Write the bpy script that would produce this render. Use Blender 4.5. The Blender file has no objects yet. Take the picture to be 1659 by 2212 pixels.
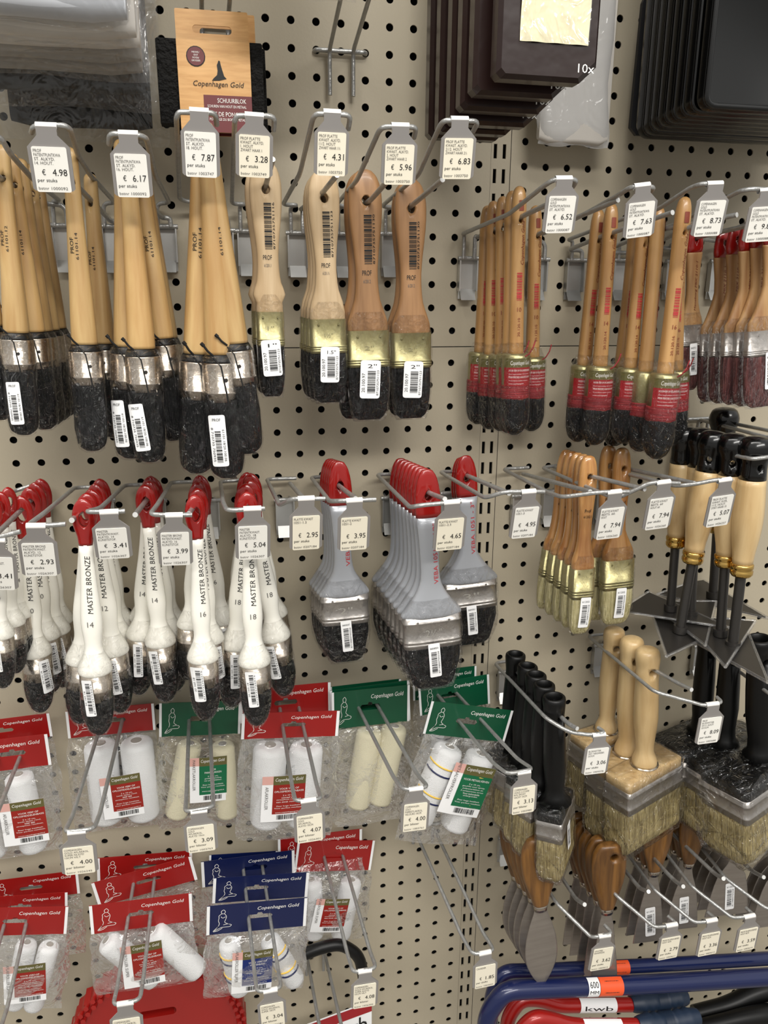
import bpy, bmesh, math, random
from mathutils import Vector, Matrix
from mathutils.geometry import tessellate_polygon
random.seed(7)
R = math.radians
S = bpy.context.scene
COL = S.collection

# ------------------------------------------------------------------ place: board pitch, camera, light
P = 0.025            # hole pitch of the perforated back wall in metres
Z0 = 1.75            # height of hole row 0
FPX = 1717.22        # focal length in pixels of the 1659 wide frame
CAMT = (-3.66833, 8.39064, -35.42637)     # column, row, distance (pitches)
def _rot(w):
    v = Vector(w)
    return Matrix.Rotation(v.length, 3, v.normalized())
RM = _rot((0.2681037, -0.2084753, -0.0211808))
def W(c, r, d):      # column, row, distance in front of the wall -> world
    return Vector((c*P, -d*P, Z0 - r*P))
def at(px, py, d):   # the point seen at a pixel, d pitches in front of the wall
    v = RM.transposed() @ Vector(((px-829.5)/FPX, (py-1106)/FPX, 1.0))
    s = (-d-CAMT[2])/v.z
    return W(CAMT[0]+s*v.x, CAMT[1]+s*v.y, d)
def proj(v):         # world -> pixel
    q = RM @ Vector((v.x/P-CAMT[0], (Z0-v.z)/P-CAMT[1], v.y/P-CAMT[2]))
    return 829.5+FPX*q.x/q.z, 1106+FPX*q.y/q.z
cam = bpy.data.cameras.new('camera'); cam.sensor_fit = 'HORIZONTAL'; cam.sensor_width = 36
cam.lens = FPX/1659*36; cam.clip_start = 0.01
co = bpy.data.objects.new('camera', cam); COL.objects.link(co)
b2w = lambda v: Vector((v[0], v[2], -v[1]))
cx, cd, cf = b2w(RM[0]), b2w(RM[1]), b2w(RM[2])
co.matrix_world = Matrix.Translation(W(CAMT[0], CAMT[1], -CAMT[2])) @ Matrix((cx, -cd, -cf)).transposed().to_4x4()
S.camera = co
S.view_settings.view_transform = 'Standard'; S.view_settings.look = 'None'
S.view_settings.gamma = 1; S.view_settings.use_curve_mapping = False
S.view_settings.exposure = 0.0
S.cycles.transparent_max_bounces = 40
wd = bpy.data.worlds.new('world'); S.world = wd; wd.use_nodes = True
# the rest of the shop: bright ceiling, lit shelves across the aisle, duller floor
_n = wd.node_tree.nodes; _l = wd.node_tree.links; _bg = _n['Background']
_tc = _n.new('ShaderNodeTexCoord'); _sx = _n.new('ShaderNodeSeparateXYZ'); _l.new(_tc.outputs['Generated'], _sx.inputs[0])
_mr = _n.new('ShaderNodeMapRange'); _mr.inputs['From Min'].default_value = -1; _l.new(_sx.outputs['Z'], _mr.inputs[0])
_rp = _n.new('ShaderNodeValToRGB'); _e = _rp.color_ramp.elements
_e[0].position = 0; _e[0].color = (.50, .49, .46, 1); _e[1].position = 1; _e[1].color = (1.0, .99, .96, 1)
for _p, _c in ((.40, (.50, .49, .46, 1)), (.5, (.62, .60, .57, 1)), (.58, (.50, .49, .47, 1)), (.68, (.95, .94, .91, 1))):
    _x = _e.new(_p); _x.color = _c
_l.new(_mr.outputs[0], _rp.inputs[0]); _l.new(_rp.outputs[0], _bg.inputs[0]); _bg.inputs[1].default_value = .86
def area(name, loc, target, sx, sy, power, col=(1.0, 0.97, 0.92)):
    l = bpy.data.lights.new(name, 'AREA'); l.shape = 'RECTANGLE'; l.size = sx; l.size_y = sy
    l.energy = power; l.color = col
    o = bpy.data.objects.new(name, l); COL.objects.link(o); o.location = loc
    o.rotation_euler = (Vector(target)-Vector(loc)).to_track_quat('-Z', 'Y').to_euler()
    return o
area('ceiling_lamp_near', (-0.5, -1.0, 3.1), (0.1, 0.0, 1.3), 2.4, 0.14, 33)
area('ceiling_lamp_far', (0.3, -2.6, 3.1), (0.1, 0.0, 1.2), 3.0, 0.3, 66)

# ------------------------------------------------------------------ materials
MATS = {}
def nodes(name):
    m = bpy.data.materials.new(name); m.use_nodes = True
    nt = m.node_tree; b = nt.nodes['Principled BSDF']
    return m, nt, b
def lin(c): return tuple((x/12.92 if x <= .04045 else ((x+.055)/1.055)**2.4) for x in c)+(1,)
def plain(name, c, rough=.5, metal=0, bump=0, bscale=40, stretch=(1, 1, 1), spec=.5, coat=0):
    if name in MATS: return MATS[name]
    m, nt, b = nodes(name)
    b.inputs['Base Color'].default_value = lin(c); b.inputs['Roughness'].default_value = rough
    b.inputs['Metallic'].default_value = metal; b.inputs['Specular IOR Level'].default_value = spec
    b.inputs['Coat Weight'].default_value = coat; b.inputs['Coat Roughness'].default_value = .08
    if bump:
        tc = nt.nodes.new('ShaderNodeTexCoord'); mp = nt.nodes.new('ShaderNodeMapping'); mp.inputs['Scale'].default_value = stretch
        nz = nt.nodes.new('ShaderNodeTexNoise'); nz.inputs['Scale'].default_value = bscale; nz.inputs['Detail'].default_value = 4
        bp = nt.nodes.new('ShaderNodeBump'); bp.inputs['Strength'].default_value = bump; bp.inputs['Distance'].default_value = .02
        nt.links.new(tc.outputs['Object'], mp.inputs[0]); nt.links.new(mp.outputs[0], nz.inputs[0])
        nt.links.new(nz.outputs[0], bp.inputs['Height']); nt.links.new(bp.outputs[0], b.inputs['Normal'])
    MATS[name] = m; return m
def streak(name, c1, c2, stretch=(40, 40, 3), rough=.45, bump=.1, coat=0, lo=.35, hi=.65, vary=.25, scale=1.0, spec=.5, metal=0):
    if name in MATS: return MATS[name]
    m, nt, b = nodes(name); N = nt.nodes; L = nt.links
    tc = N.new('ShaderNodeTexCoord'); mp = N.new('ShaderNodeMapping'); mp.inputs['Scale'].default_value = stretch
    oi = N.new('ShaderNodeObjectInfo'); ad = N.new('ShaderNodeVectorMath'); ad.operation = 'ADD'
    mu = N.new('ShaderNodeMath'); mu.operation = 'MULTIPLY'; mu.inputs[1].default_value = 7
    L.new(oi.outputs['Random'], mu.inputs[0]); L.new(tc.outputs['Object'], ad.inputs[0]); L.new(mu.outputs[0], ad.inputs[1])
    L.new(ad.outputs[0], mp.inputs[0])
    nz = N.new('ShaderNodeTexNoise'); nz.inputs['Scale'].default_value = scale; nz.inputs['Detail'].default_value = 5; nz.inputs['Distortion'].default_value = .4
    L.new(mp.outputs[0], nz.inputs[0])
    rp = N.new('ShaderNodeValToRGB'); rp.color_ramp.elements[0].position = lo; rp.color_ramp.elements[1].position = hi
    rp.color_ramp.elements[0].color = lin(c1); rp.color_ramp.elements[1].color = lin(c2)
    L.new(nz.outputs[0], rp.inputs[0])
    hs = N.new('ShaderNodeHueSaturation')
    mr = N.new('ShaderNodeMapRange'); mr.inputs['To Min'].default_value = 1-vary/2; mr.inputs['To Max'].default_value = 1+vary/2
    L.new(oi.outputs['Random'], mr.inputs[0]); L.new(mr.outputs[0], hs.inputs['Value']); L.new(rp.outputs[0], hs.inputs['Color'])
    L.new(hs.outputs[0], b.inputs['Base Color'])
    b.inputs['Roughness'].default_value = rough; b.inputs['Coat Weight'].default_value = coat; b.inputs['Coat Roughness'].default_value = .1
    b.inputs['Specular IOR Level'].default_value = spec; b.inputs['Metallic'].default_value = metal
    if bump:
        bp = N.new('ShaderNodeBump'); bp.inputs['Strength'].default_value = bump; bp.inputs['Distance'].default_value = .01
        L.new(nz.outputs[0], bp.inputs['Height']); L.new(bp.outputs[0], b.inputs['Normal'])
    MATS[name] = m; return m
def film(name, tint=(1, 1, 1), base=.05, edge=.5, rough=.12, bscale=18, bump=1.0, haze=0.0, dist=.05):
    if name in MATS: return MATS[name]
    m, nt, b = nodes(name); N = nt.nodes; L = nt.links; N.remove(b); out = N['Material Output']
    tr = N.new('ShaderNodeBsdfTransparent'); tr.inputs[0].default_value = tint+(1,)
    gl = N.new('ShaderNodeBsdfGlossy'); gl.inputs['Roughness'].default_value = rough; gl.inputs[0].default_value = (1, 1, 1, 1)
    tc = N.new('ShaderNodeTexCoord'); nz = N.new('ShaderNodeTexNoise'); nz.inputs['Scale'].default_value = bscale
    nz.inputs['Detail'].default_value = 3; nz.inputs['Distortion'].default_value = 1.5
    bp = N.new('ShaderNodeBump'); bp.inputs['Strength'].default_value = bump; bp.inputs['Distance'].default_value = dist
    L.new(tc.outputs['Object'], nz.inputs[0]); L.new(nz.outputs[0], bp.inputs['Height']); L.new(bp.outputs[0], gl.inputs['Normal'])
    lw = N.new('ShaderNodeLayerWeight'); lw.inputs[0].default_value = .35; L.new(bp.outputs[0], lw.inputs['Normal'])
    mr = N.new('ShaderNodeMapRange'); mr.inputs['To Min'].default_value = base; mr.inputs['To Max'].default_value = edge
    L.new(lw.outputs['Fresnel'], mr.inputs[0])
    mx = N.new('ShaderNodeMixShader'); L.new(mr.outputs[0], mx.inputs[0]); L.new(tr.outputs[0], mx.inputs[1]); L.new(gl.outputs[0], mx.inputs[2])
    last = mx
    if haze:
        df = N.new('ShaderNodeBsdfDiffuse'); df.inputs[0].default_value = (.8, .8, .8, 1)
        m2 = N.new('ShaderNodeMixShader'); m2.inputs[0].default_value = haze
        L.new(mx.outputs[0], m2.inputs[1]); L.new(df.outputs[0], m2.inputs[2]); last = m2
    L.new(last.outputs[0], out.inputs[0])
    MATS[name] = m; return m

M = dict(
 wall=plain('wall_paint', (.695, .655, .572), .55, bump=.03, bscale=300),
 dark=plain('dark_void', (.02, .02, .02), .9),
 seam=plain('seam_grey', (.45, .43, .41), .6),
 wire=plain('galvanised_wire', (.66, .66, .65), .34, .6, bump=.15, bscale=120),
 wiretip=plain('wire_tip', (.85, .85, .84), .35, .3),
 zinc=streak('zinc_plate', (.66, .66, .65), (.80, .80, .79), (8, 8, 8), .38, .05, metal=.7),
 holder=plain('tag_holder', (.60, .585, .575), .35, .3),
 clip=plain('tag_clip', (.90, .89, .87), .35),
 card=plain('tag_card', (.95, .94, .91), .5),
 cardc=plain('tag_card_cream', (.95, .92, .84), .5),
 white=plain('sticker_white', (.95, .95, .95), .4),
 ink=plain('ink_black', (.05, .05, .05), .6),
 inkg=plain('ink_grey', (.38, .37, .36), .6),
 inkw=plain('ink_white', (.93, .92, .90), .5),
 inkr=plain('ink_red', (.72, .16, .20), .6),
 inkb=plain('ink_brown', (.50, .22, .14), .6),
 beech=streak('beech_wood', (0.688, 0.536, 0.334), (0.774, 0.648, 0.442), (26, 26, 2.2), .42, .04, coat=.15, vary=.22),
 birch=streak('birch_wood', (0.728, 0.622, 0.477), (0.801, 0.704, 0.565), (26, 26, 2.2), .5, .04, vary=.12),
 brownwood=streak('brown_beech_wood', (.53, .385, .25), (.65, .49, .335), (26, 26, 2.2), .42, .04, coat=.15, vary=.12),
 cgwood=streak('honey_beech_wood', (0.636, 0.467, 0.275), (0.722, 0.562, 0.359), (26, 26, 2.2), .38, .04, coat=.3, vary=.2),
 beitswood=streak('lacquered_amber_wood', (0.568, 0.372, 0.192), (0.722, 0.545, 0.334), (26, 26, 2.2), .22, .04, coat=.6, vary=.35),
 henswood=streak('tan_wood', (0.602, 0.432, 0.267), (0.722, 0.570, 0.384), (26, 26, 2.2), .45, .04, vary=.3),
 palewood=streak('pale_ash_wood', (0.728, 0.604, 0.415), (0.819, 0.713, 0.530), (18, 18, 2), .4, .04, coat=.3, vary=.2),
 kwood=streak('brown_walnut_wood', (.34, .22, .09), (.50, .34, .15), (30, 30, 3), .4, .04, coat=.2, vary=.2),
 nickel=plain('nickel_ferrule', (.74, .70, .65), .22, 1.0, bump=.04, bscale=20),
 steel=plain('steel_ferrule', (.74, .72, .70), .28, .85, bump=.04, bscale=20),
 gold=plain('gold_ferrule', (.66, .63, .46), .30, .8, bump=.03, bscale=14),
 goldem=plain('gold_embossing', (.76, .73, .57), .35, .6),
 steelem=plain('steel_embossing', (.82, .81, .78), .35, .6),
 brass=plain('brass_collar', (.85, .70, .40), .2, 1.0),
 blade=streak('blade_steel', (.60, .57, .54), (.64, .61, .58), (4, 4, 40), .36, .01, metal=.75, vary=.05),
 darksteel=plain('dark_steel', (.30, .29, .28), .38, .8),
 black=streak('black_bristle', (.006, .006, .009), (.05, .05, .058), (90, 90, 5), .55, .6, vary=.1, spec=.25),
 cream=streak('cream_bristle', (.66, .62, .42), (.84, .80, .62), (110, 110, 5), .6, .5, vary=.1),
 tan=streak('tan_bristle', (.52, .45, .28), (.80, .73, .52), (160, 160, 6), .6, .6, vary=.05),
 redbr=streak('red_brown_bristle', (.22, .09, .10), (.46, .26, .25), (110, 110, 5), .5, .5, vary=.1),
 thread=plain('black_thread', (.03, .03, .03), .7),
 redthread=streak('red_thread', (.40, .08, .10), (.62, .16, .18), (5, 5, 220), .6, .3, vary=.1),
 whitep=plain('white_plastic', (.96, .95, .91), .25, coat=.3, bump=.03, bscale=8),
 redp=plain('red_plastic', (.56, .07, .055), .22, coat=.5),
 greyp=plain('silver_grey_plastic', (.66, .67, .69), .3, .35, coat=.3),
 blackp=plain('black_plastic', (.02, .02, .02), .2, coat=.3, spec=.4),
 blacksatin=plain('black_satin_plastic', (.03, .03, .03), .4, spec=.35),
 olive=plain('olive_print', (.38, .36, .20), .4),
 redpr=plain('red_print', (.60, .10, .13), .4),
 redhd=plain('red_header_card', (.58, .07, .06), .4, coat=.2),
 greenhd=plain('green_header_card', (.01, .30, .19), .4, coat=.2),
 bluehd=plain('blue_header_card', (.02, .08, .27), .4, coat=.2),
 redlab=plain('red_label', (.58, .12, .08), .4),
 greenlab=plain('green_label', (.04, .40, .25), .4),
 bluelab=plain('blue_label', (.05, .15, .42), .4),
 pink=plain('pale_label_tab', (.86, .66, .62), .5),
 fleece=plain('white_fleece', (.95, .95, .95), .9, bump=.5, bscale=160),
 fleecec=plain('cream_fleece', (.93, .90, .78), .9, bump=.5, bscale=160),
 bluemetal=plain('blue_enamel', (.06, .11, .29), .3, .1, coat=.4),
 redmetal=plain('red_enamel', (.62, .10, .08), .3, .1, coat=.4),
 grip=plain('navy_rubber', (.10, .16, .24), .5),
 orange=plain('orange_label', (.92, .34, .16), .45),
 yellow=plain('yellow_print', (.90, .74, .30), .45),
 foam=plain('black_abrasive_foam', (.07, .065, .06), .9, bump=.9, bscale=260),
 card_wood=streak('wood_print_card', (.80, .60, .36), (.86, .67, .43), (40, 40, 300), .4, 0, vary=0),
 maroon=plain('maroon_print', (.40, .12, .13), .45),
 brownbox=plain('dark_brown_film_box', (.14, .085, .075), .3, coat=.2, bump=.08, bscale=14, spec=.35),
 creamcloth=plain('cream_cloth', (.92, .89, .76), .6, bump=.5, bscale=14),
 greycloth=plain('grey_felt', (.70, .71, .73), .8),
 pale=plain('pale_felt', (.78, .76, .73), .8),
 midgrey=plain('mid_grey_felt', (.60, .58, .55), .8),
 blackfelt=plain('black_felt', (.09, .09, .085), .8),
 tray=plain('black_tray_plastic', (.022, .023, .022), .22, coat=.15, bump=.02, bscale=6, spec=.35),
 traydark=plain('dark_grey_sheet', (.15, .15, .16), .5),
 floor=plain('floor_tile', (.50, .48, .45), .4),
 film=film('shrink_film', base=.012, edge=.38, rough=.07, bscale=20, dist=.017),
 bagfilm=film('bag_film', base=.03, edge=.42, rough=.10, bscale=5, bump=1.0, dist=.005, haze=.012),
 blockfilm=film('block_film', base=.03, edge=.5, rough=.08, bscale=13, bump=1.0, dist=.014, haze=.0),
 hazefilm=film('hazy_bag_film', base=.04, edge=.5, rough=.12, bscale=22, bump=.8, dist=.012, haze=.03),
 milk=film('milky_bag_film', base=.06, edge=.4, rough=.22, bscale=30, bump=.5, dist=.01, haze=.42),
 guard=film('blade_guard_film', base=.06, edge=.5, rough=.15, bscale=5, bump=.2, haze=.05),
)

# ------------------------------------------------------------------ mesh kit
class MB:
    def __init__(s): s.v = []; s.f = []; s.m = []; s.mats = []; s.sm = []
    def mi(s, m):
        if m not in s.mats: s.mats.append(m)
        return s.mats.index(m)
    def add(s, vs, fs, m, smooth=True):
        o = len(s.v); s.v += [tuple(v) for v in vs]; i = s.mi(m)
        for f in fs: s.f.append(tuple(a+o for a in f)); s.m.append(i); s.sm.append(smooth)
    def mesh(s, name):
        me = bpy.data.meshes.new(name); me.from_pydata(s.v, [], s.f)
        for m in s.mats: me.materials.append(m)
        me.polygons.foreach_set('material_index', s.m); me.polygons.foreach_set('use_smooth', s.sm)
        me.update(); return me
    def xf(s, mat, start=0):
        for i in range(start, len(s.v)): s.v[i] = tuple(mat @ Vector(s.v[i]))
        return s
def box(mb, x0, x1, y0, y1, z0, z1, m):
    v = [(x, y, z) for x in (x0, x1) for y in (y0, y1) for z in (z0, z1)]
    mb.add(v, [(0, 1, 3, 2), (4, 6, 7, 5), (0, 4, 5, 1), (2, 3, 7, 6), (0, 2, 6, 4), (1, 5, 7, 3)], m, False)
def rrect(x0, x1, z0, z1, r, n=4):
    pts = []
    for cx_, cz_, a in ((x1-r, z1-r, 0), (x0+r, z1-r, 90), (x0+r, z0+r, 180), (x1-r, z0+r, 270)):
        for i in range(n+1):
            t = R(a+90*i/n); pts.append((cx_+r*math.cos(t), cz_+r*math.sin(t)))
    return pts
def prism(mb, outer, y0, y1, m, holes=(), side=None, fn=None):
    loops = [list(outer)]+[list(h) for h in holes]
    tri = tessellate_polygon([[Vector((x, z, 0)) for x, z in l] for l in loops])
    flat = [p for l in loops for p in l]; n = len(flat)
    g = fn or (lambda x, z: 0.0)
    v = [(x, y0+g(x, z), z) for x, z in flat]+[(x, y1+g(x, z), z) for x, z in flat]
    f = [tuple(t) for t in tri]+[tuple(a+n for a in t) for t in tri]
    mb.add(v, f, m, False)
    sf = []; o = 0
    for l in loops:
        k = len(l)
        for i in range(k): a, b = o+i, o+(i+1) % k; sf.append((a, b, b+n, a+n))
        o += k
    mb.add(v, sf, side or m, False)
class Loft:
    """sections (t, rx, ry, n, cx, cy): superellipse rings at z = -t"""
    def __init__(s, secs, n=2.0, sub=0):
        q = []
        for a in secs:
            a = list(a)+[None]*(6-len(a))
            if a[2] is None: a[2] = a[1]
            if a[3] is None: a[3] = n
            a[4] = a[4] or 0.; a[5] = a[5] or 0.
            q.append(a)
        if sub:
            o = []
            for i in range(len(q)-1):
                p0 = q[max(i-1, 0)]; p1 = q[i]; p2 = q[i+1]; p3 = q[min(i+2, len(q)-1)]
                for k in range(sub):
                    u = k/sub; r = [p1[0]+(p2[0]-p1[0])*u]
                    for j in range(1, 6):
                        m1 = (p2[j]-p0[j])/max(p2[0]-p0[0], 1e-6)*(p2[0]-p1[0]); m2 = (p3[j]-p1[j])/max(p3[0]-p1[0], 1e-6)*(p2[0]-p1[0])
                        h = (2*u**3-3*u*u+1)*p1[j]+(u**3-2*u*u+u)*m1+(-2*u**3+3*u*u)*p2[j]+(u**3-u*u)*m2
                        r.append(max(h, .001) if j < 3 else h)
                    o.append(r)
            o.append(q[-1]); q = o
        s.q = q
    def mesh(s, mb, m, seg=20, caps=True, wr=0, wk=7, rough=0):
        vs = []; rnd = random.Random(len(s.q)*31+seg)
        ph = [rnd.random()*6.28 for _ in range(3)]
        for t, rx, ry, n, cx_, cy_ in s.q:
            if n >= 8:      # rounded rectangle ring
                r = min(rx, ry)*2.2/n; q4 = seg//4
                for i in range(q4*4):
                    k4 = i//q4; a = math.pi/2*(k4+(i % q4)/(q4-1)); sx = (1, -1, -1, 1)[k4]; sy = (1, 1, -1, -1)[k4]
                    w = 1+rough*(rnd.random()-.5)+wr*math.sin(t*61+i*.9)
                    vs.append((cx_+(sx*(rx-r)+r*math.cos(a))*w, cy_+(sy*(ry-r)+r*math.sin(a))*w, -t))
                continue
            for i in range(seg):
                a = 2*math.pi*(i+.5)/seg
                if n > 4: a -= .19*math.sin(4*a)*min((n-4)/4, 1)   # crowd the ring points at the corners
                c, sn = math.cos(a), math.sin(a)
                k = (abs(c)**n+abs(sn)**n)**(-1/n)
                k *= 1+wr*math.sin(wk*a+ph[0]+t*37)+wr*.6*math.sin((wk+4)*a+ph[1]-t*61)+rough*(rnd.random()-.5)
                vs.append((cx_+rx*k*c, cy_+ry*k*sn, -t))
        f = []
        for j in range(len(s.q)-1):
            for i in range(seg):
                a = j*seg+i; b = j*seg+(i+1) % seg; f.append((a, a+seg, b+seg, b))
        if caps:
            f.append(tuple(range(seg))); f.append(tuple((len(s.q)-1)*seg+i for i in reversed(range(seg))))
        mb.add(vs, f, m)
    def sec(s, t):
        q = s.q
        if t <= q[0][0]: return q[0]
        for i in range(len(q)-1):
            if t <= q[i+1][0]:
                u = (t-q[i][0])/max(q[i+1][0]-q[i][0], 1e-9)
                return [q[i][j]*(1-u)+q[i+1][j]*u for j in range(6)]
        return q[-1]
    def front(s, x, z, eps=.002):
        t, rx, ry, n, cx_, cy_ = s.sec(-z)
        u = min(abs(x-cx_)/max(rx, 1e-6), .995)
        return (x, cy_-ry*(1-u**n)**(1/n)-eps, z)
def fillet(pts, r, n=4):
    pts = [Vector(p) for p in pts]; o = [pts[0]]
    for i in range(1, len(pts)-1):
        a, b, c = pts[i-1], pts[i], pts[i+1]
        k = min(r, (a-b).length*.45, (c-b).length*.45)
        p = b+(a-b).normalized()*k; q = b+(c-b).normalized()*k
        for j in range(n+1):
            u = j/n; o.append(p*(1-u)**2+b*2*u*(1-u)+q*u*u)
    o.append(pts[-1]); return o
def tube(mb, pts, r, m, seg=8, closed=False, rs=None, cap=None):
    pts = [Vector(p) for p in pts]; n = len(pts); vs = []
    up = None
    for i in range(n):
        if closed: d = pts[(i+1) % n]-pts[i-1]
        else: d = pts[min(i+1, n-1)]-pts[max(i-1, 0)]
        d = d.normalized() if d.length > 1e-9 else Vector((0, 0, 1))
        if up is None: up = d.orthogonal().normalized()
        up = (up-d*up.dot(d)); up = up.normalized() if up.length > 1e-6 else d.orthogonal().normalized()
        s2 = d.cross(up); rr = rs[i] if rs else r
        for k in range(seg):
            a = 2*math.pi*k/seg; vs.append(pts[i]+(up*math.cos(a)+s2*math.sin(a))*rr)
    f = []
    for i in range(n if closed else n-1):
        for k in range(seg):
            a = i*seg+k; b = i*seg+(k+1) % seg; c = ((i+1) % n)*seg+(k+1) % seg; e = ((i+1) % n)*seg+k
            f.append((a, b, c, e))
    mb.add(vs, f, m)
    if not closed:
        mb.add(vs, [tuple(reversed(range(seg)))], m, False)
        mb.add(vs, [tuple((n-1)*seg+i for i in range(seg))], cap or m, False)
TXT = {}
def glyphs(s, shear=0):
    k = (s, shear)
    if k not in TXT:
        c = bpy.data.curves.new('t', 'FONT'); c.body = s; c.size = 1; c.resolution_u = 2; c.shear = shear
        o = bpy.data.objects.new('t', c); COL.objects.link(o)
        dg = bpy.context.evaluated_depsgraph_get(); me = bpy.data.meshes.new_from_object(o.evaluated_get(dg))
        v = [(p.co.x, p.co.y) for p in me.vertices]; f = [tuple(p.vertices) for p in me.polygons]
        bpy.data.objects.remove(o); bpy.data.curves.remove(c); bpy.data.meshes.remove(me)
        if v:
            x0, x1 = min(a for a, b in v), max(a for a, b in v); y0, y1 = min(b for a, b in v), max(b for a, b in v)
            v = [((a-x0)/max(x1-x0, 1e-6), (b-y0)/max(y1-y0, 1e-6)) for a, b in v]
        TXT[k] = (v, f)
    return TXT[k]
def text(mb, s, x0, z0, w, h, m, fn, rot=0, shear=0):
    """fit the string into the box whose lower left is (x0, z0); rot 90 = reading upward"""
    v, f = glyphs(s, shear); o = []
    for a, b in v:
        if rot == 0: x, z = x0+a*w, z0+b*h
        elif rot == 90: x, z = x0+(1-b)*w, z0+a*h
        else: x, z = x0+b*w, z0+(1-a)*h
        o.append(fn(x, z))
    mb.add(o, f, m, False)
def quad(mb, x0, x1, z0, z1, m, fn, nx=1, nz=1):
    v = [fn(x0+(x1-x0)*i/nx, z0+(z1-z0)*j/nz) for j in range(nz+1) for i in range(nx+1)]
    mb.add(v, [(j*(nx+1)+i, j*(nx+1)+i+1, (j+1)*(nx+1)+i+1, (j+1)*(nx+1)+i) for j in range(nz) for i in range(nx)], m, False)
def barcode(mb, x0, x1, z0, z1, m, fn, vert=True, n=26, seed=1):
    rnd = random.Random(seed); p = 0; bars = []
    for i in range(n):
        w = rnd.choice((1, 1, 2, 3)); bars.append((p, p+w)); p += w+rnd.choice((1, 1, 2))
    for a, b in bars:
        if vert: quad(mb, x0, x1, z0+(z1-z0)*a/p, z0+(z1-z0)*b/p, m, fn, 2, 1)
        else: quad(mb, x0+(x1-x0)*a/p, x0+(x1-x0)*b/p, z0, z1, m, fn, 1, 1)
def tilted(fn, cx_, cz_, deg):
    c, s = math.cos(R(deg)), math.sin(R(deg))
    return lambda x, z: fn(cx_+(x-cx_)*c-(z-cz_)*s, cz_+(x-cx_)*s+(z-cz_)*c)
def flatfn(y): return lambda x, z: (x, y, z)
def patch(mb, pts, m, fn, edge=None):
    """a filled rounded outline pressed on a surface (subdivided in strips)"""
    x0, x1 = min(p[0] for p in pts), max(p[0] for p in pts); z0, z1 = min(p[1] for p in pts), max(p[1] for p in pts)
    r = min(x1-x0, z1-z0)*.12; n = 10; rows = []
    zs = [z0, z0+r*.3, z0+r]+[z0+r+(z1-z0-2*r)*i/n for i in range(1, n)]+[z1-r, z1-r*.3, z1]
    for z in zs:
        e = max(0, r-min(z-z0, z1-z)); ins = r-math.sqrt(max(r*r-e*e, 0))
        rows.append([fn(x0+ins+(x1-x0-2*ins)*i/6, z) for i in range(7)])
    v = [p for rw in rows for p in rw]
    mb.add(v, [(j*7+i, j*7+i+1, (j+1)*7+i+1, (j+1)*7+i) for j in range(len(rows)-1) for i in range(6)], m, False)
def cut_hole(me, cx_, t, rx, rz, depth=.3, yaw=0):
    c = MB(); vs = []
    for y in (-depth, depth):
        for i in range(16):
            a = 2*math.pi*i/16; vs.append((cx_+rx*math.cos(a), y, -t+rz*math.sin(a)))
    vs = [tuple(Matrix.Rotation(R(yaw), 3, 'Z') @ Vector(q)) for q in vs]
    f = [(i, (i+1) % 16, 16+(i+1) % 16, 16+i) for i in range(16)]+[tuple(reversed(range(16))), tuple(range(16, 32))]
    c.add(vs, f, me.materials[0]); cm = c.mesh('cutter')
    for q in (cm, me):
        bm = bmesh.new(); bm.from_mesh(q); bmesh.ops.remove_doubles(bm, verts=bm.verts, dist=1e-6); bmesh.ops.recalc_face_normals(bm, faces=bm.faces); bm.to_mesh(q); bm.free()
    a = bpy.data.objects.new('a', me); b = bpy.data.objects.new('b', cm); COL.objects.link(a); COL.objects.link(b)
    md = a.modifiers.new('x', 'BOOLEAN'); md.object = b; md.operation = 'DIFFERENCE'; md.solver = 'EXACT'
    dg = bpy.context.evaluated_depsgraph_get(); r = bpy.data.meshes.new_from_object(a.evaluated_get(dg))
    bpy.data.objects.remove(a); bpy.data.objects.remove(b); bpy.data.meshes.remove(cm)
    return r

# ------------------------------------------------------------------ things
def obj(name, me, parent=None, mat=None):
    o = bpy.data.objects.new(name, me); COL.objects.link(o)
    if parent is not None: o.parent = parent
    if mat is not None: o.matrix_basis = mat
    return o
def struct(name, me, mat=None):
    o = obj(name, me, None, mat); o['kind'] = 'structure'; return o
def tagp(o, label, cat, group=None):
    o['label'] = label; o['category'] = cat
    if group: o['group'] = group
    return o
def frame(A, B, yaw=0, scale=None):
    """origin A, local -z towards B, local -y towards the aisle; unit length = |AB|"""
    z = (A-B); L = z.length; z.normalize(); y = Vector((0, 1, 0)); y = (y-z*y.dot(z)).normalized(); x = y.cross(z)
    m = Matrix((x, y, z)).transposed().to_4x4()
    k = L if scale is None else scale
    return Matrix.Translation(A) @ m @ Matrix.Rotation(R(yaw), 4, 'Z') @ Matrix.Scale(k, 4)
def empty(name, mat, label, cat, group=None):
    o = bpy.data.objects.new(name, None); COL.objects.link(o); o.matrix_basis = mat; o.empty_display_size = .01
    return tagp(o, label, cat, group)
PROTO = {}
def spawn(key, builder, name, mat, label, cat, group):
    """builder() -> list of (part name, mesh, index of parent part or None, label); copies share mesh data"""
    root = empty(name, mat, label, cat, group)
    if key not in PROTO:
        src = []
        for pn, me, par, lb in builder():
            o = obj(pn, me, root if par is None else src[par])
            if lb: o['label'] = lb
            src.append(o)
        PROTO[key] = src
        return root
    new = {}
    for o in PROTO[key]:
        c = o.copy(); COL.objects.link(c); c.parent = new.get(o.parent.name, root); new[o.name] = c
    return root
def mk(name, fn, par=None, label=None):
    mb = MB(); fn(mb); return (name, mb.mesh(name), par, label)
ORD = ['frontmost', 'second', 'third', 'fourth', 'fifth', 'sixth', 'seventh', 'eighth']

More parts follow.
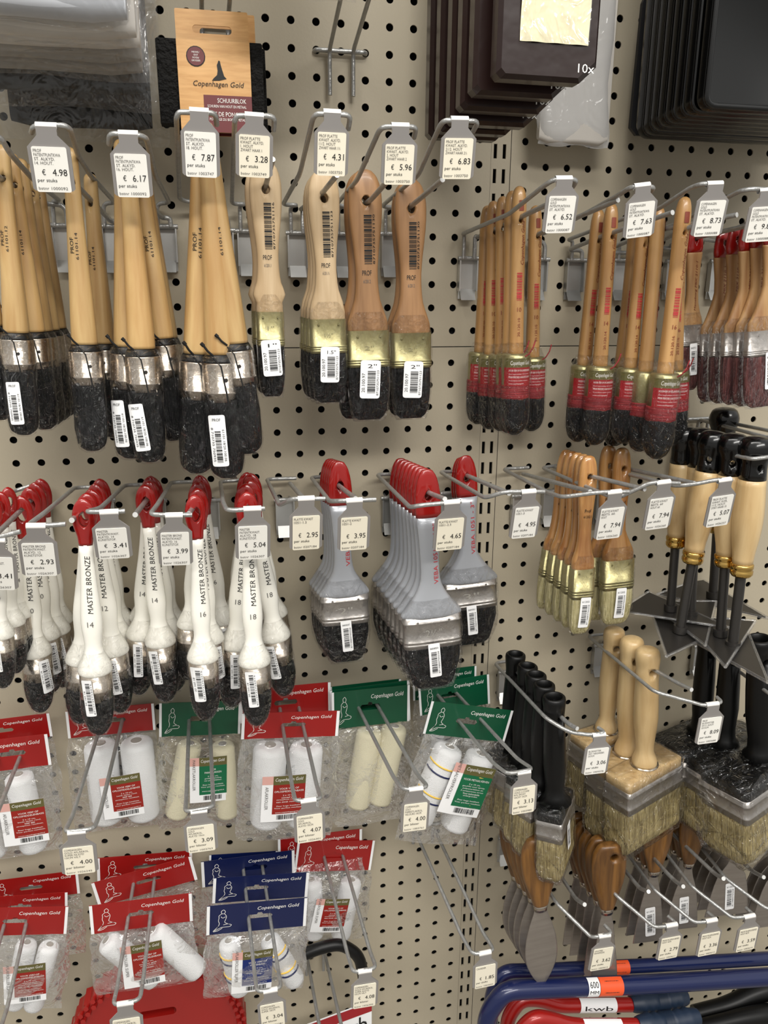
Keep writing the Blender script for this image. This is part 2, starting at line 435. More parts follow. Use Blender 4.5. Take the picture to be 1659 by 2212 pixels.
# ------------------------------------------------------------------ the setting
def panel(name, c0, c1, r0, r1, cols, rows, holes=True, rad=.155, seg=12):
    """perforated steel panel: every hole is open, with the rim of the sheet's thickness"""
    mb = MB(); T = .07
    def pt(c, r, d=0): return W(c, r, d)
    if not holes:
        pass
    xs = [c for c in cols if c0+.3 < c < c1-.3]; zs = [r for r in rows if r0+.3 < r < r1-.3]
    h = .5
    for c in xs:
        for r in zs:
            vs = []
            for i in range(seg):
                a = 2*math.pi*(i+.5)/seg; vs.append(pt(c+rad*math.cos(a), r+rad*math.sin(a)))
            for i in range(seg):
                a = 2*math.pi*(i+.5)/seg; ca, sa = math.cos(a), math.sin(a); k = h/max(abs(ca), abs(sa)); vs.append(pt(c+k*ca, r+k*sa))
            for i in range(seg):
                a = 2*math.pi*(i+.5)/seg; vs.append(pt(c+rad*math.cos(a), r+rad*math.sin(a), -T))
            mb.add(vs, [(i, (i+1) % seg, seg+(i+1) % seg, seg+i) for i in range(seg)], M['wall'], False)
            mb.add(vs, [(i, (i+1) % seg, 2*seg+(i+1) % seg, 2*seg+i) for i in range(seg)], M['wall'], True)
    X0, X1, Z_0, Z_1 = xs[0]-h, xs[-1]+h, zs[0]-h, zs[-1]+h
    for a, b, c, d in ((c0, X0, r0, r1), (X1, c1, r0, r1), (X0, X1, r0, Z_0), (X0, X1, Z_1, r1)):
        if b-a > 1e-4 and d-c > 1e-4: mb.add([pt(a, c), pt(b, c), pt(b, d), pt(a, d)], [(0, 1, 2, 3)], M['wall'], False)
    for a, b, c, d in ((c0, c1, r0, r0), (c0, c1, r1, r1), (c0, c0, r0, r1), (c1, c1, r0, r1)):
        mb.add([pt(a, c), pt(b, d), pt(b, d, -.3), pt(a, c, -.3)], [(0, 1, 2, 3)], M['seam'], False)
    struct(name, mb.mesh(name))
LCOL = list(range(-24, 9)); RCOL = [9.07+i for i in range(1, 30)]
UROW = list(range(-14, 11)); LROW = [11.43+i for i in range(0, 46)]
panel('wall_back', -24.5, 8.52, -14.6, 10.69, LCOL, UROW)
panel('wall_back', -24.5, 8.52, 10.73, 58, LCOL, LROW)
panel('wall_back', 9.44, 38.6, -14.6, 10.69, RCOL, UROW)
panel('wall_back', 9.44, 38.6, 10.73, 58, RCOL, LROW)
def upright():
    mb = MB(); x = [8.54, 8.65, 8.80, 9.06, 9.21, 9.42]
    lo = -14.6; r = -14.57
    def q(a, b, c, d, dd=-.03): mb.add([W(a, c, dd), W(b, c, dd), W(b, d, dd), W(a, d, dd)], [(0, 1, 2, 3)], M['wall'], False)
    q(x[0], x[1], lo, 58); q(x[2], x[3], lo, 58); q(x[4], x[5], lo, 58)
    while r < 58:
        for a, b in ((x[1], x[2]), (x[3], x[4])):
            q(a, b, r+.29, r+.71)
            for s in (r-.29, r+.29): mb.add([W(a, s, -.03), W(b, s, -.03), W(b, s, -.12), W(a, s, -.12)], [(0, 1, 2, 3)], M['wall'], False)
            for s in (a, b): mb.add([W(s, r-.29, -.03), W(s, r+.29, -.03), W(s, r+.29, -.12), W(s, r-.29, -.12)], [(0, 1, 2, 3)], M['wall'], False)
        r += 1
    struct('trim_1', mb.mesh('trim_1'))
upright()
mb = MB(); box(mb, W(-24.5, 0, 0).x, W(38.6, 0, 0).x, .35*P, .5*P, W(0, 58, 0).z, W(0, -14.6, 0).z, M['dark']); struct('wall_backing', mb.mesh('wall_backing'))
mb = MB(); box(mb, -2.5, 3, -4, .1, -.02, 0, M['floor']); struct('floor', mb.mesh('floor'))

# ------------------------------------------------------------------ round brushes
def sticker(mb, fn, x0, x1, t0, t1, kind, seed=3):
    """white adhesive label with barcode; t runs down the brush"""
    z0, z1 = -t1, -t0; w, h = x1-x0, z1-z0
    patch(mb, [(x0, z0), (x1, z1)], M['white'], fn)
    f2 = lambda x, z: (lambda p: (p[0], p[1]-.0008, p[2]))(fn(x, z))
    k = M['ink']
    if kind == 'prof':
        text(mb, 'PROF', x0+.22*w, z1-.12*h, .5*w, .055*h, k, f2)
        barcode(mb, x0+.3*w, x0+.66*w, z0+.08*h, z1-.30*h, k, f2)
        text(mb, '61101.18/20.100.06', x0+.76*w, z0+.1*h, .14*w, .62*h, k, f2, 270)
        text(mb, '8 710735 750935', x0+.10*w, z0+.1*h, .13*w, .66*h, k, f2, 270)
    elif kind == 'side':
        text(mb, '20.160.18', x0+.08*w, z0+.3*h, .15*w, .4*h, k, f2, 90)
        barcode(mb, x0+.32*w, x0+.74*w, z0+.1*h, z1-.08*h, k, f2)
        text(mb, '8710735755015', x0+.8*w, z0+.05*h, .14*w, .85*h, k, f2, 90)
    elif kind.startswith('inch'):
        text(mb, kind[4:], x0+.35*w, z1-.2*h, .45*w, .1*h, k, f2)
        text(mb, '20.100.97', x0+.08*w, z0+.16*h, .16*w, .5*h, k, f2, 90)
        barcode(mb, x0+.36*w, x0+.76*w, z0+.14*h, z1-.27*h, k, f2)
        text(mb, '8710735751123', x0+.82*w, z0+.08*h, .11*w, .66*h, k, f2, 90)
    else:
        text(mb, kind, x0+.15*w, z1-.17*h, .7*w, .06*h, k, f2)
        barcode(mb, x0+.2*w, x0+.68*w, z0+.12*h, z1-.24*h, k, f2)
        text(mb, '8719884700258', x0+.76*w, z0+.1*h, .14*w, .66*h, k, f2, 90)
def b_prof(st, twist, size):
    def build():
        out = []
        H = Loft([(0, .004), (.006, .016), (.022, .023), (.1, .025), (.25, .029), (.45, .037), (.6, .043), (.628, .043)], 2.6, 3)
        mb = MB(); H.mesh(mb, M['beech'], 20); me = cut_hole(mb.mesh('handle'), 0, .11, .010, .012)
        out.append(('handle', me, None, None))
        p = MB(); f = H.front
        text(p, 'PROF', -.022, -.33, .011, .05, M['ink'], f, 90); text(p, size, -.006, -.35, .009, .085, M['ink'], f, 90)
        if twist not in (6, 2): out.append(('handle_print', p.mesh('handle_print'), 0, None))
        C = Loft([(.626, .040), (.63, .046), (.645, .052), (.656, .056)], 2)
        out.append(mk('collar', lambda mb: C.mesh(mb, M['blacksatin'], 20), None, 'black collar'))
        F = Loft([(.652, .0555), (.655, .0565), (.735, .0565), (.737, .0585), (.741, .0585), (.743, .0565), (.765, .0560)], 2)
        out.append(mk('ferrule', lambda mb: F.mesh(mb, M['nickel'], 28)))
        def dim(mb): tube(mb, [F.front(.012, -.70, .001), F.front(.012, -.70, -.002)], .006, M['darksteel'], 8)
        out.append(mk('rivet', dim, len(out)-1))
        B = Loft([(.76, .054), (.80, .052, .050), (.85, .055, .05), (.92, .054, .048), (.965, .050, .044), (.985, .042, .036), (1.0, .022, .02)], 2.4, 2)
        out.append(mk('bristles', lambda mb: B.mesh(mb, M['black'], 30, wr=.01, rough=.03)))
        def thr(mb):
            tube(mb, [(-.02, -.05, -.63), (-.035, -.058, -.615), (-.045, -.06, -.60)], .0035, M['thread'], 6)
            tube(mb, [(-.045, -.06, -.60), (-.052, -.062, -.592)], .006, M['thread'], 6)
            tube(mb, [(-.02, -.05, -.635), (.0, -.0575, -.66), (.012, -.058, -.74), (.018, -.0555, -.79)], .0025, M['thread'], 6)
        out.append(mk('thread', thr))
        W_ = Loft([(.632, .050), (.65, .0585), (.70, .0595), (.77, .0590), (.82, .0565), (.9, .0575), (.96, .054), (.99, .046), (1.004, .030)], 2.4, 2)
        if st:
            S_ = Loft([tuple([q[0], q[1]+.0015, q[2]+.0015, q[3]]) for q in W_.q])
            out.append(mk('sticker', lambda mb: sticker(mb, tilted(S_.front, st[0], -.88, twist), st[0]-.024, st[0]+.024, .80, .955, 'prof'), None, 'white barcode sticker'))
        out.append(mk('plastic_wrap', lambda mb: W_.mesh(mb, M['film'], 26, wr=.018, wk=5, rough=.02), None, 'clear shrink film'))
        return out
    return build
def b_master(num, sx=-.02):
    def build():
        out = []
        T = Loft([(0, .004, .003), (.008, .018, .010), (.03, .034, .015), (.07, .043, .016), (.11, .041, .015), (.15, .030, .017), (.185, .027, .019)], 2.2, 3)
        mb = MB(); T.mesh(mb, M['redp'], 22); out.append(('handle_loop', cut_hole(mb.mesh('handle_loop'), 0, .082, .019, .032), None, 'red hanging loop'))
        H = Loft([(.183, .0265, .019), (.25, .027, .021), (.35, .031, .025), (.47, .040, .032), (.53, .0405, .034), (.59, .034, .032), (.625, .036, .035), (.66, .049, .048), (.685, .061, .060), (.705, .0665, .0655), (.716, .066, .065), (.722, .061, .060)], 2, 2)
        out.append(mk('handle', lambda mb: H.mesh(mb, M['whitep'], 26), None, 'white plastic handle'))
        def pr(mb):
            text(mb, 'MASTER BRONZE', -.006, -.46, .020, .235, M['ink'], H.front, 90, .15)
            text(mb, num, -.012, -.515, .024, .022, M['inkg'], H.front)
        out.append(mk('handle_print', pr, 1))
        F = Loft([(.718, .0625), (.785, .0625), (.787, .0645), (.791, .0645), (.793, .0625), (.832, .0620)], 2)
        out.append(mk('ferrule', lambda mb: F.mesh(mb, M['nickel'], 26)))
        B = Loft([(.828, .060), (.87, .062, .058), (.92, .056, .052), (.96, .045, .042), (.985, .032, .03), (1., .015)], 2.3, 2)
        out.append(mk('bristles', lambda mb: B.mesh(mb, M['black'], 30, wr=.02, rough=.05)))
        W_ = Loft([(.63, .039), (.66, .0525), (.70, .0695), (.74, .0675), (.83, .0665), (.88, .0650), (.93, .059), (.97, .047), (1.005, .024)], 2.2, 2)
        S_ = Loft([tuple([q[0], q[1]+.0015, q[2]+.0015, q[3]]) for q in W_.q])
        out.append(mk('sticker', lambda mb: sticker(mb, tilted(S_.front, sx, -.81, 4), sx-.021, sx+.019, .725, .885, 'side'), None, 'white barcode sticker'))
        out.append(mk('plastic_wrap', lambda mb: W_.mesh(mb, M['film'], 26, wr=.02, wk=5, rough=.02), None, 'clear shrink film'))
        return out
    return build
def b_cg(num):
    def build():
        out = []
        H = Loft([(0, .006), (.006, .016), (.02, .023), (.05, .028), (.10, .030), (.2, .029), (.4, .0285), (.62, .031), (.665, .032)], 2.2, 2)
        mb = MB(); H.mesh(mb, M['cgwood'], 20); out.append(('handle', cut_hole(mb.mesh('handle'), 0, .13, .010, .011), None, None))
        def pr(mb):
            f = H.front
            text(mb, 'Copenhagen Gold', .002, -.30, .018, .17, M['inkb'], f, 90, .35)
            barcode(mb, -.012, .010, -.44, -.33, M['inkr'], f)
            text(mb, num, -.009, -.485, .018, .017, M['inkb'], f); text(mb, '20.120.'+num, -.006, -.585, .011, .075, M['inkb'], f, 90)
            patch(mb, [(-.010, -.095), (.010, -.055)], M['inkb'], f)
        out.append(mk('handle_print', pr, 0))
        F = Loft([(.655, .050), (.665, .058), (.845, .058)], 2)
        out.append(mk('ferrule', lambda mb: F.mesh(mb, M['gold'], 26), None, 'brass coloured ferrule'))
        G = Loft([(.0, .0605), (1, .0605)], 2)
        def lab(mb):
            quad(mb, -.057, .056, -.787, -.71, M['redpr'], lambda x, z: G.front(x, z, 0), 12, 1)
            quad(mb, -.057, .056, -.71, -.672, M['olive'], lambda x, z: G.front(x, z, 0), 12, 1)
            f = lambda x, z: G.front(x, z, .001)
            text(mb, 'Copenhagen Gold', -.040, -.704, .084, .022, M['inkw'], f, 0, .2)
            for i, (s, w, h) in enumerate((('VOOR VERF OP OPLOSMIDDELBASIS', .09, .008), ('Zeer hoge kwaliteit. Voor perfect', .085, .005), ('POUR PEINTURES A BASE DE SOLVANT', .09, .008), ('Tres haute qualite. Finition', .08, .005), ('www.copenhagengold.nl', .06, .006))):
                text(mb, s, -.045, -.726-i*.0135, w, h, M['inkw'], f)
        out.append(mk('label', lab, 2, 'olive and red paper label'))
        Rb = Loft([(.785, .0585), (.79, .0598), (.84, .0598), (.846, .057)], 2)
        out.append(mk('binding', lambda mb: Rb.mesh(mb, M['redthread'], 26), None, 'red thread binding'))
        B = Loft([(.84, .057), (.88, .058, .055), (.93, .056, .053), (.965, .048, .045), (.985, .036), (1., .016)], 2.3, 2)
        out.append(mk('bristles', lambda mb: B.mesh(mb, M['black'], 30, wr=.01, rough=.03)))
        def thr(mb): tube(mb, [(.02, -.05, -.668), (.035, -.062, -.655), (.05, -.066, -.63), (.062, -.062, -.60)], .003, M['redthread'], 6)
        out.append(mk('thread', thr, None, 'red string'))
        W_ = Loft([(.61, .036), (.63, .044), (.655, .056), (.675, .0625), (.79, .0632), (.88, .062), (.94, .060), (.975, .048), (1.004, .025)], 2.3, 2)
        out.append(mk('plastic_wrap', lambda mb: W_.mesh(mb, M['film'], 26, wr=.02, wk=5, rough=.02), None, 'clear shrink film'))
        return out
    return build
# ------------------------------------------------------------------ flat brushes
FLAT = dict(
 prof=dict(h=[(0, .012, .008), (.006, .028, .014), (.03, .05, .022), (.07, .064, .026), (.12, .069, .028), (.2, .066, .028), (.3, .054, .027), (.38, .047, .026), (.44, .048, .027), (.5, .055, .028), (.55, .072, .028), (.585, .082, .028), (.60, .084, .028), (.635, .084, .028)], top=0, hole=(.118, .018, .020), fer=(.625, .775), frx=.086, fry=.030, brx=.082, tip=.074, fm='gold', bm='black', rid=(.745, .755, .765), w0=.55, st=(.745, .905, .043)),
 veba=dict(h=[(0, .012, .007), (.006, .024, .010), (.04, .042, .016), (.1, .053, .018), (.16, .056, .019), (.205, .054, .019), (.3, .046, .018), (.4, .042, .018), (.48, .044, .02), (.53, .058, .024), (.575, .085, .030), (.61, .112, .036), (.632, .128, .040), (.645, .130, .041), (.652, .124, .038)], top=.205, hole=(.11, .017, .022), fer=(.645, .792), frx=.122, fry=.036, brx=.117, tip=.095, fm='steel', bm='black', rid=(.672, .76, .775), w0=.48, st=(.765, .93, .026)),
 beits=dict(h=[(0, .012, .01), (.01, .030, .02), (.05, .044, .028), (.12, .050, .032), (.22, .046, .03), (.35, .036, .027), (.45, .036, .027), (.52, .050, .032), (.56, .064, .036), (.58, .068, .037), (.63, .068, .037)], top=0, hole=(.11, .016, .018), fer=(.615, .785), frx=.069, fry=.038, brx=.066, tip=.060, fm='gold', bm='cream', rid=(.74, .755, .77), w0=.5, st=(.77, .95, .030)),
 hens=dict(h=[(0, .015, .01), (.01, .035, .018), (.05, .050, .022), (.12, .058, .024), (.2, .050, .024), (.35, .040, .024), (.45, .044, .024), (.52, .062, .026), (.545, .072, .028), (.6, .076, .028)], top=.15, hole=(.07, .014, .016), fer=(.585, .72), frx=.078, fry=.030, brx=.076, tip=.072, fm='steel', bm='redbr', rid=(.69, .70, .71), w0=.42, st=(.70, .90, .026)),
)
def b_flat(kind, wood, inch, fw=1.0, st='', prt=(), topm='redp', emb=None, tilt=3, sx=0.0, wrapw=1.06):
    K = FLAT[kind]
    def build():
        out = []
        def ww(t, x): return x*(fw if t > K['w0'] else 1.0)
        hs = [(t, ww(t, rx), ry) for t, rx, ry in K['h']]
        H = Loft(hs, 2.6, 2); ix = 0
        if K['top']:
            T = Loft([q for q in H.q if q[0] <= K['top']]+[H.sec(K['top'])]); H2 = Loft([H.sec(K['top'])]+[q for q in H.q if q[0] > K['top']])
            mb = MB(); T.mesh(mb, M[topm], 22); out.append(('handle_tip', cut_hole(mb.mesh('handle_tip'), 0, *K['hole']), None, 'red hanging end'))
            out.append(mk('handle', lambda mb: H2.mesh(mb, M[wood], 24))); ix = 1
        else:
            mb = MB(); H.mesh(mb, M[wood], 24); out.append(('handle', cut_hole(mb.mesh('handle'), 0, *K['hole']), None, None))
        if prt:
            def pr(mb):
                for a in prt:
                    if a[0] == 'bar': barcode(mb, a[1], a[1]+a[3], a[2], a[2]+a[4], M[a[5]], H.front)
                    else: text(mb, a[0], a[1], a[2], a[3], a[4], M[a[5]], H.front, a[6], a[7] if len(a) > 7 else 0)
            out.append(mk('handle_print', pr, ix))
        a, b = K['fer']; fx, fy = K['frx']*fw, K['fry']
        secs = [(a, fx, fy)]
        for r in K['rid']: secs += [(r-.0045, fx, fy), (r-.002, fx+.003, fy+.003), (r+.002, fx+.003, fy+.003), (r+.0045, fx, fy)]
        secs.append((b, fx, fy)); F = Loft(secs, 5.5); fi = len(out)
        out.append(mk('ferrule', lambda mb: F.mesh(mb, M[K['fm']], 36)))
        def riv(mb):
            for s in (-1, 1):
                q = F.front(s*fx*.55, -(a+.022), 0); tube(mb, [q, (q[0], q[1]-.003, q[2])], .0055, M[K['fm']], 8)
        out.append(mk('rivet', riv, fi))
        if emb:
            out.append(mk('embossing', lambda mb: text(mb, emb, -(.035 if K['fm'] == 'steel' else .02)*fw, -(a+b)/2-(.018 if K['fm'] == 'steel' else .004), (.07 if K['fm'] == 'steel' else .04)*fw, .034 if K['fm'] == 'steel' else .018, M['steelem'] if K['fm'] == 'steel' else M['goldem'], lambda x, z: F.front(x, z, .0012)), fi))
        bx, tx = K['brx']*fw, K['tip']*fw
        rr = 5 if kind != 'veba' else 3.2
        B = Loft([(b-.01, bx, fy*.9, rr), (b+.05, bx*1.02, fy*.95, rr), (.90, (bx+tx)/2+.003, fy*.85, rr*.8), (.955, tx, fy*.65, rr*.7), (.985, tx*.85, fy*.4, 3), (1., tx*.62, fy*.15, 2.4)], sub=2)
        out.append(mk('bristles', lambda mb: B.mesh(mb, M[K['bm']], 44, wr=.006, wk=17, rough=.03)))
        W_ = Loft([(a-.075, fx*.72, fy*1.0, 3), (a-.03, fx*.95, fy*1.12, 3), (a+.01, fx*wrapw, fy*1.22, 4), (b, fx*wrapw, fy*1.22, 4), (.9, bx*wrapw, fy*1.1, 4), (.97, tx*wrapw, fy*.8, 3), (1.006, tx*.9, fy*.3, 2.5)], sub=2)
        if st:
            S_ = Loft([(q[0], q[1]+.0015, q[2]+.0015, q[3]) for q in W_.q]); t0, t1, hw = K['st']
            out.append(mk('sticker', lambda mb: sticker(mb, tilted(S_.front, sx, -(t0+t1)/2, tilt), sx-hw, sx+hw, t0, t1, st), None, 'white barcode sticker'))
        out.append(mk('plastic_wrap', lambda mb: W_.mesh(mb, M['film'], 34, wr=.014, wk=6, rough=.015), None, 'clear shrink film'))
        return out
    return build
# ------------------------------------------------------------------ block brushes, trowels, putty knives
def b_block(handle, a, b, hm, top, fm='steel', yaw=0):
    """long block brush; unit length from handle top to bristle tips"""
    def build():
        out = []
        if handle == 'wood':
            H = Loft([(0, .034), (.008, .048), (.03, .055), (.055, .055), (.09, .051), (.2, .053), (.35, .056), (.47, .044), (.52, .041), (.55, .050), (.575, .058), (.60, .057)], 2, 2)
        else:
            H = Loft([(.09, .030), (.03, .036), (.004, .040), (-.001, .045), (0, .050), (.006, .056), (.02, .058), (.1, .050), (.25, .056), (.38, .058), (.5, .048), (.56, .052), (.60, .085)], 2)
        mb = MB(); H.mesh(mb, M[hm], 24); out.append(('handle', cut_hole(mb.mesh('handle'), 0, .102, .019, .022, yaw=-yaw), None, None))
        if handle != 'wood':
            pass
        else:
            out.append(mk('washer', lambda mb: Loft([(.593, .066), (.599, .066), (.602, .062)], 2).mesh(mb, M['nickel'], 24)))
        K = Loft([(.598, a*.96, b*.94, 9), (.605, a, b, 9), (.655, a, b, 9)])
        out.append(mk('block', lambda mb: K.mesh(mb, M[top], 48)))
        F = Loft([(.645, a*1.015, b*1.03, 12), (.660, a*1.015, b*1.03, 12), (.663, a*1.03, b*1.06, 12), (.669, a*1.03, b*1.06, 12), (.672, a*1.015, b*1.03, 12), (.722, a*1.015, b*1.03, 12), (.725, a*1.03, b*1.06, 12), (.731, a*1.03, b*1.06, 12), (.734, a*1.015, b*1.03, 12), (.76, a*1.015, b*1.03, 12)])
        out.append(mk('ferrule', lambda mb: F.mesh(mb, M[fm], 56)))
        B = Loft([(.75, a*.99, b*.98, 9), (.82, a*1.02, b*1.06, 8), (.92, a*1.02, b*1.08, 8), (.97, a*1.0, b*.95, 8), (1., a*.95, b*.6, 8)], sub=2)
        out.append(mk('bristles', lambda mb: B.mesh(mb, M['tan'], 64, wr=.012, wk=19, rough=.03)))
        W_ = Loft([(.585, a*.55, b*.75, 8), (.594, a*1.0, b*1.0, 8), (.62, a*1.05, b*1.10, 8), (.76, a*1.06, b*1.14, 8), (.9, a*1.07, b*1.18, 8), (1.0, a*1.03, b*1.0, 8), (1.02, a*.95, b*.6, 8)], sub=2)
        out.append(mk('plastic_wrap', lambda mb: W_.mesh(mb, M['blockfilm'], 56, wr=.02, wk=7, rough=.02), None, 'clear crinkled plastic wrap'))
        if a < .17:
            S_ = Loft([(q[0], q[1]+.002, q[2]+.002, q[3]) for q in W_.q])
            out.append(mk('sticker', lambda mb: sticker(mb, S_.front, -.06, -.005, .69, .84, '3X7'), None, 'white barcode sticker'))
        return out
    return build
def b_trowel():
    out = []
    C = Loft([(0, .02), (.006, .045), (.02, .060), (.05, .070), (.08, .068), (.11, .058), (.14, .056), (.19, .058)], 2, 2)
    mb = MB(); C.mesh(mb, M['blackp'], 24); out.append(('handle_cap', cut_hole(mb.mesh('handle_cap'), 0, .13, .013, .016), None, 'glossy black cap'))
    H = Loft([(.185, .057), (.25, .062), (.35, .066), (.45, .060), (.53, .048), (.585, .044)], 2, 2)
    out.append(mk('handle', lambda mb: H.mesh(mb, M['palewood'], 24)))
    out.append(mk('collar', lambda mb: Loft([(.58, .045), (.586, .050), (.60, .050), (.604, .047), (.612, .047), (.616, .050), (.63, .049), (.64, .042)], 2).mesh(mb, M['brass'], 24), None, 'brass collar'))
    def sh(mb):
        tube(mb, [(0, 0, -.63), (0, 0, -.985)], .023, M['darksteel'], 14); tube(mb, [(0, 0, -.965), (0, 0, -1.0)], .034, M['darksteel'], 14)
    out.append(mk('shank', sh))
    tri = [(-.17, .20), (.17, .20), (.0, -.30)]
    def bl(mb):
        v = [(x, y, -1.0-(.17-y)*.02-e) for e in (0, .006) for x, y in tri]
        mb.add(v, [(0, 1, 2), (5, 4, 3), (0, 3, 4, 1), (1, 4, 5, 2), (2, 5, 3, 0)], M['darksteel'], False)
    out.append(mk('blade', bl))
    def gd(mb):
        for i in range(3):
            a, b = tri[i], tri[(i+1) % 3]
            A = Vector((a[0]*1.05, a[1]*1.05, -1.003-(.17-a[1])*.02)); B = Vector((b[0]*1.05, b[1]*1.05, -1.003-(.17-b[1])*.02))
            tube(mb, [A, B], .008, M['guard'], 8)
    out.append(mk('edge_guard', gd, 4, 'clear plastic edge guard'))
    return out
def b_knife(shape, st):
    def build():
        out = []
        H = Loft([(0, .03, .02), (.008, .055, .03), (.03, .075, .034), (.08, .098, .036), (.16, .102, .036), (.26, .090, .036), (.36, .060, .034), (.42, .044, .031), (.43, .040, .03)], 2.6, 2)
        mb = MB(); H.mesh(mb, M['kwood'], 24); out.append(('handle', cut_hole(mb.mesh('handle'), .02, .075, .026, .028), None, None))
        out.append(mk('ferrule', lambda mb: Loft([(.425, .040, .03), (.47, .036, .026)], 2.2).mesh(mb, M['nickel'], 20), None, 'pale metal ferrule'))
        if shape == 'leaf':
            pr = [(.465, .032), (.50, .042), (.56, .062), (.66, .086), (.76, .094), (.84, .084), (.92, .052), (.975, .018), (1., .003)]
        else:
            w = shape; pr = [(.465, .03), (.5, .032), (.56, .045), (.66, w*.62), (.8, w*.82), (.999, w), (1., w)]
        L_ = Loft([(t, x, .0035) for t, x in pr], 7, 2)
        out.append(mk('blade', lambda mb: L_.mesh(mb, M['blade'], 20)))
        if st:
            out.append(mk('sticker', lambda mb: sticker(mb, tilted(flatfn(-.006), 0, -.8, 5), -.035, .035, .72, .95, '61201'), 2, 'white barcode sticker'))
        return out
    return build

# ------------------------------------------------------------------ wire hooks and price tags
RW = .085*P
def bracket(mb, A, w=.8, h=1.7, lip=True):
    """folded zinc plate hung in the holes; A = top centre on the wall"""
    x, z = A.x, A.z; w *= P; h *= P; y1 = -.10*P; y0 = -.42*P
    box(mb, x-w/2, x+w/2, y1-.05*P, y1, z-h, z, M['zinc'])
    for s in (-1, 1): box(mb, x+s*w/2-.03*P, x+s*w/2+.03*P, y0, y1, z-h*.8, z, M['zinc'])
    v = [(x-w*.42, y1, z-h*.72), (x+w*.42, y1, z-h*.72), (x+w*.42, y0, z-h), (x-w*.42, y0, z-h)]
    v += [(a, b-.05*P, c-.05*P) for a, b, c in v]
    mb.add(v, [(0, 1, 2, 3), (7, 6, 5, 4), (0, 4, 5, 1), (2, 6, 7, 3), (1, 5, 6, 2), (3, 7, 4, 0)], M['zinc'], False)
    tube(mb, [(x-w*.62, y0+.05*P, z+.02*P), (x+w*.62, y0+.05*P, z+.02*P)], .10*P, M['wire'], 10)
    for s in (-1, 1): tube(mb, [(x+s*w*.3, y0+.05*P, z+.02*P), (x+s*w*.3, .3*P, z+.06*P)], .06*P, M['wire'], 8)
ARMS = {}
def hook_label(name, brk, side, prod, label, group, legs=True):
    """single product arm with a separate label arm beside it"""
    A = at(*brk, 0)
    if prod: ARMS[label] = [at(*q) for q in prod]
    o = empty('display_hook', Matrix.Translation(A), label, 'hook', group); inv = Matrix.Translation(-A)
    def br(mb): bracket(mb, A); mb.xf(inv)
    obj('mounting_bracket', mk('mounting_bracket', br)[1], o)
    top = Vector((A.x, -.42*P, A.z))
    def sd(mb):
        p = [at(*q) for q in side]
        if legs: p = [Vector((top.x-.28*P, top.y, top.z)), Vector((top.x-.28*P, top.y, p[0].z))]+p
        tube(mb, fillet(p, .35*P), RW, M['wire'], 10); mb.xf(inv)
    obj('label_arm', mk('label_arm', sd)[1], o)
    if prod:
        def pd(mb):
            p = [at(*q) for q in prod]
            if legs: p = [Vector((top.x+.22*P, top.y, top.z)), Vector((top.x+.22*P, top.y, p[0].z))]+p
            tube(mb, fillet(p, .35*P), RW*1.12, M['wire'], 10, cap=M['wiretip']); mb.xf(inv)
        obj('product_arm', mk('product_arm', pd)[1], o)
    return o
def hook_loop(bl, br_, fl, fr, label, group, mids=None, df=8, closed=True, drop=1.6):
    """double wire prong joined by a front bar; pixel points back left/right, front left/right"""
    A = (at(*bl, .35)+at(*br_, .35))/2
    o = empty('display_hook', Matrix.Translation(A), label, 'hook', group); inv = Matrix.Translation(-A)
    B1, B2 = at(*bl, .35), at(*br_, .35); F1, F2 = at(*fl, df), at(*fr, df)
    def lp(mb):
        if closed:
            c1, c2 = (F1, F2)
            if mids: m1, m2 = at(*mids[0]), at(*mids[1]); p = [B1, m1, c1, c2, m2, B2]
            else:
                m1, m2 = B1.lerp(F1, .84), B2.lerp(F2, .84); m1.z -= .25*P; m2.z -= .25*P; p = [B1, m1, F1, F2, m2, B2]
            p = [B1-Vector((0, 0, drop*P))]+p+[B2-Vector((0, 0, drop*P))]
            tube(mb, fillet(p, .3*P), RW, M['wire'], 10)
        else:
            for b, f in ((B1, F1), (B2, F2)):
                tube(mb, fillet([b-Vector((0, 0, drop*P)), b, f], .3*P), RW, M['wire'], 10, cap=M['wiretip'])
        mb.xf(inv)
    obj('prong', mk('prong', lp)[1], o)
    def cb(mb):
        e = .55*P; a = Vector((min(B1.x, B2.x)-e, -.22*P, B1.z)); b = Vector((max(B1.x, B2.x)+e, -.22*P, B2.z))
        tube(mb, fillet([a+Vector((0, .5*P, 0)), a, b, b+Vector((0, .5*P, 0))], .15*P), RW*1.1, M['wire'], 10); mb.xf(inv)
    obj('crossbar', mk('crossbar', cb)[1], o)
    return o
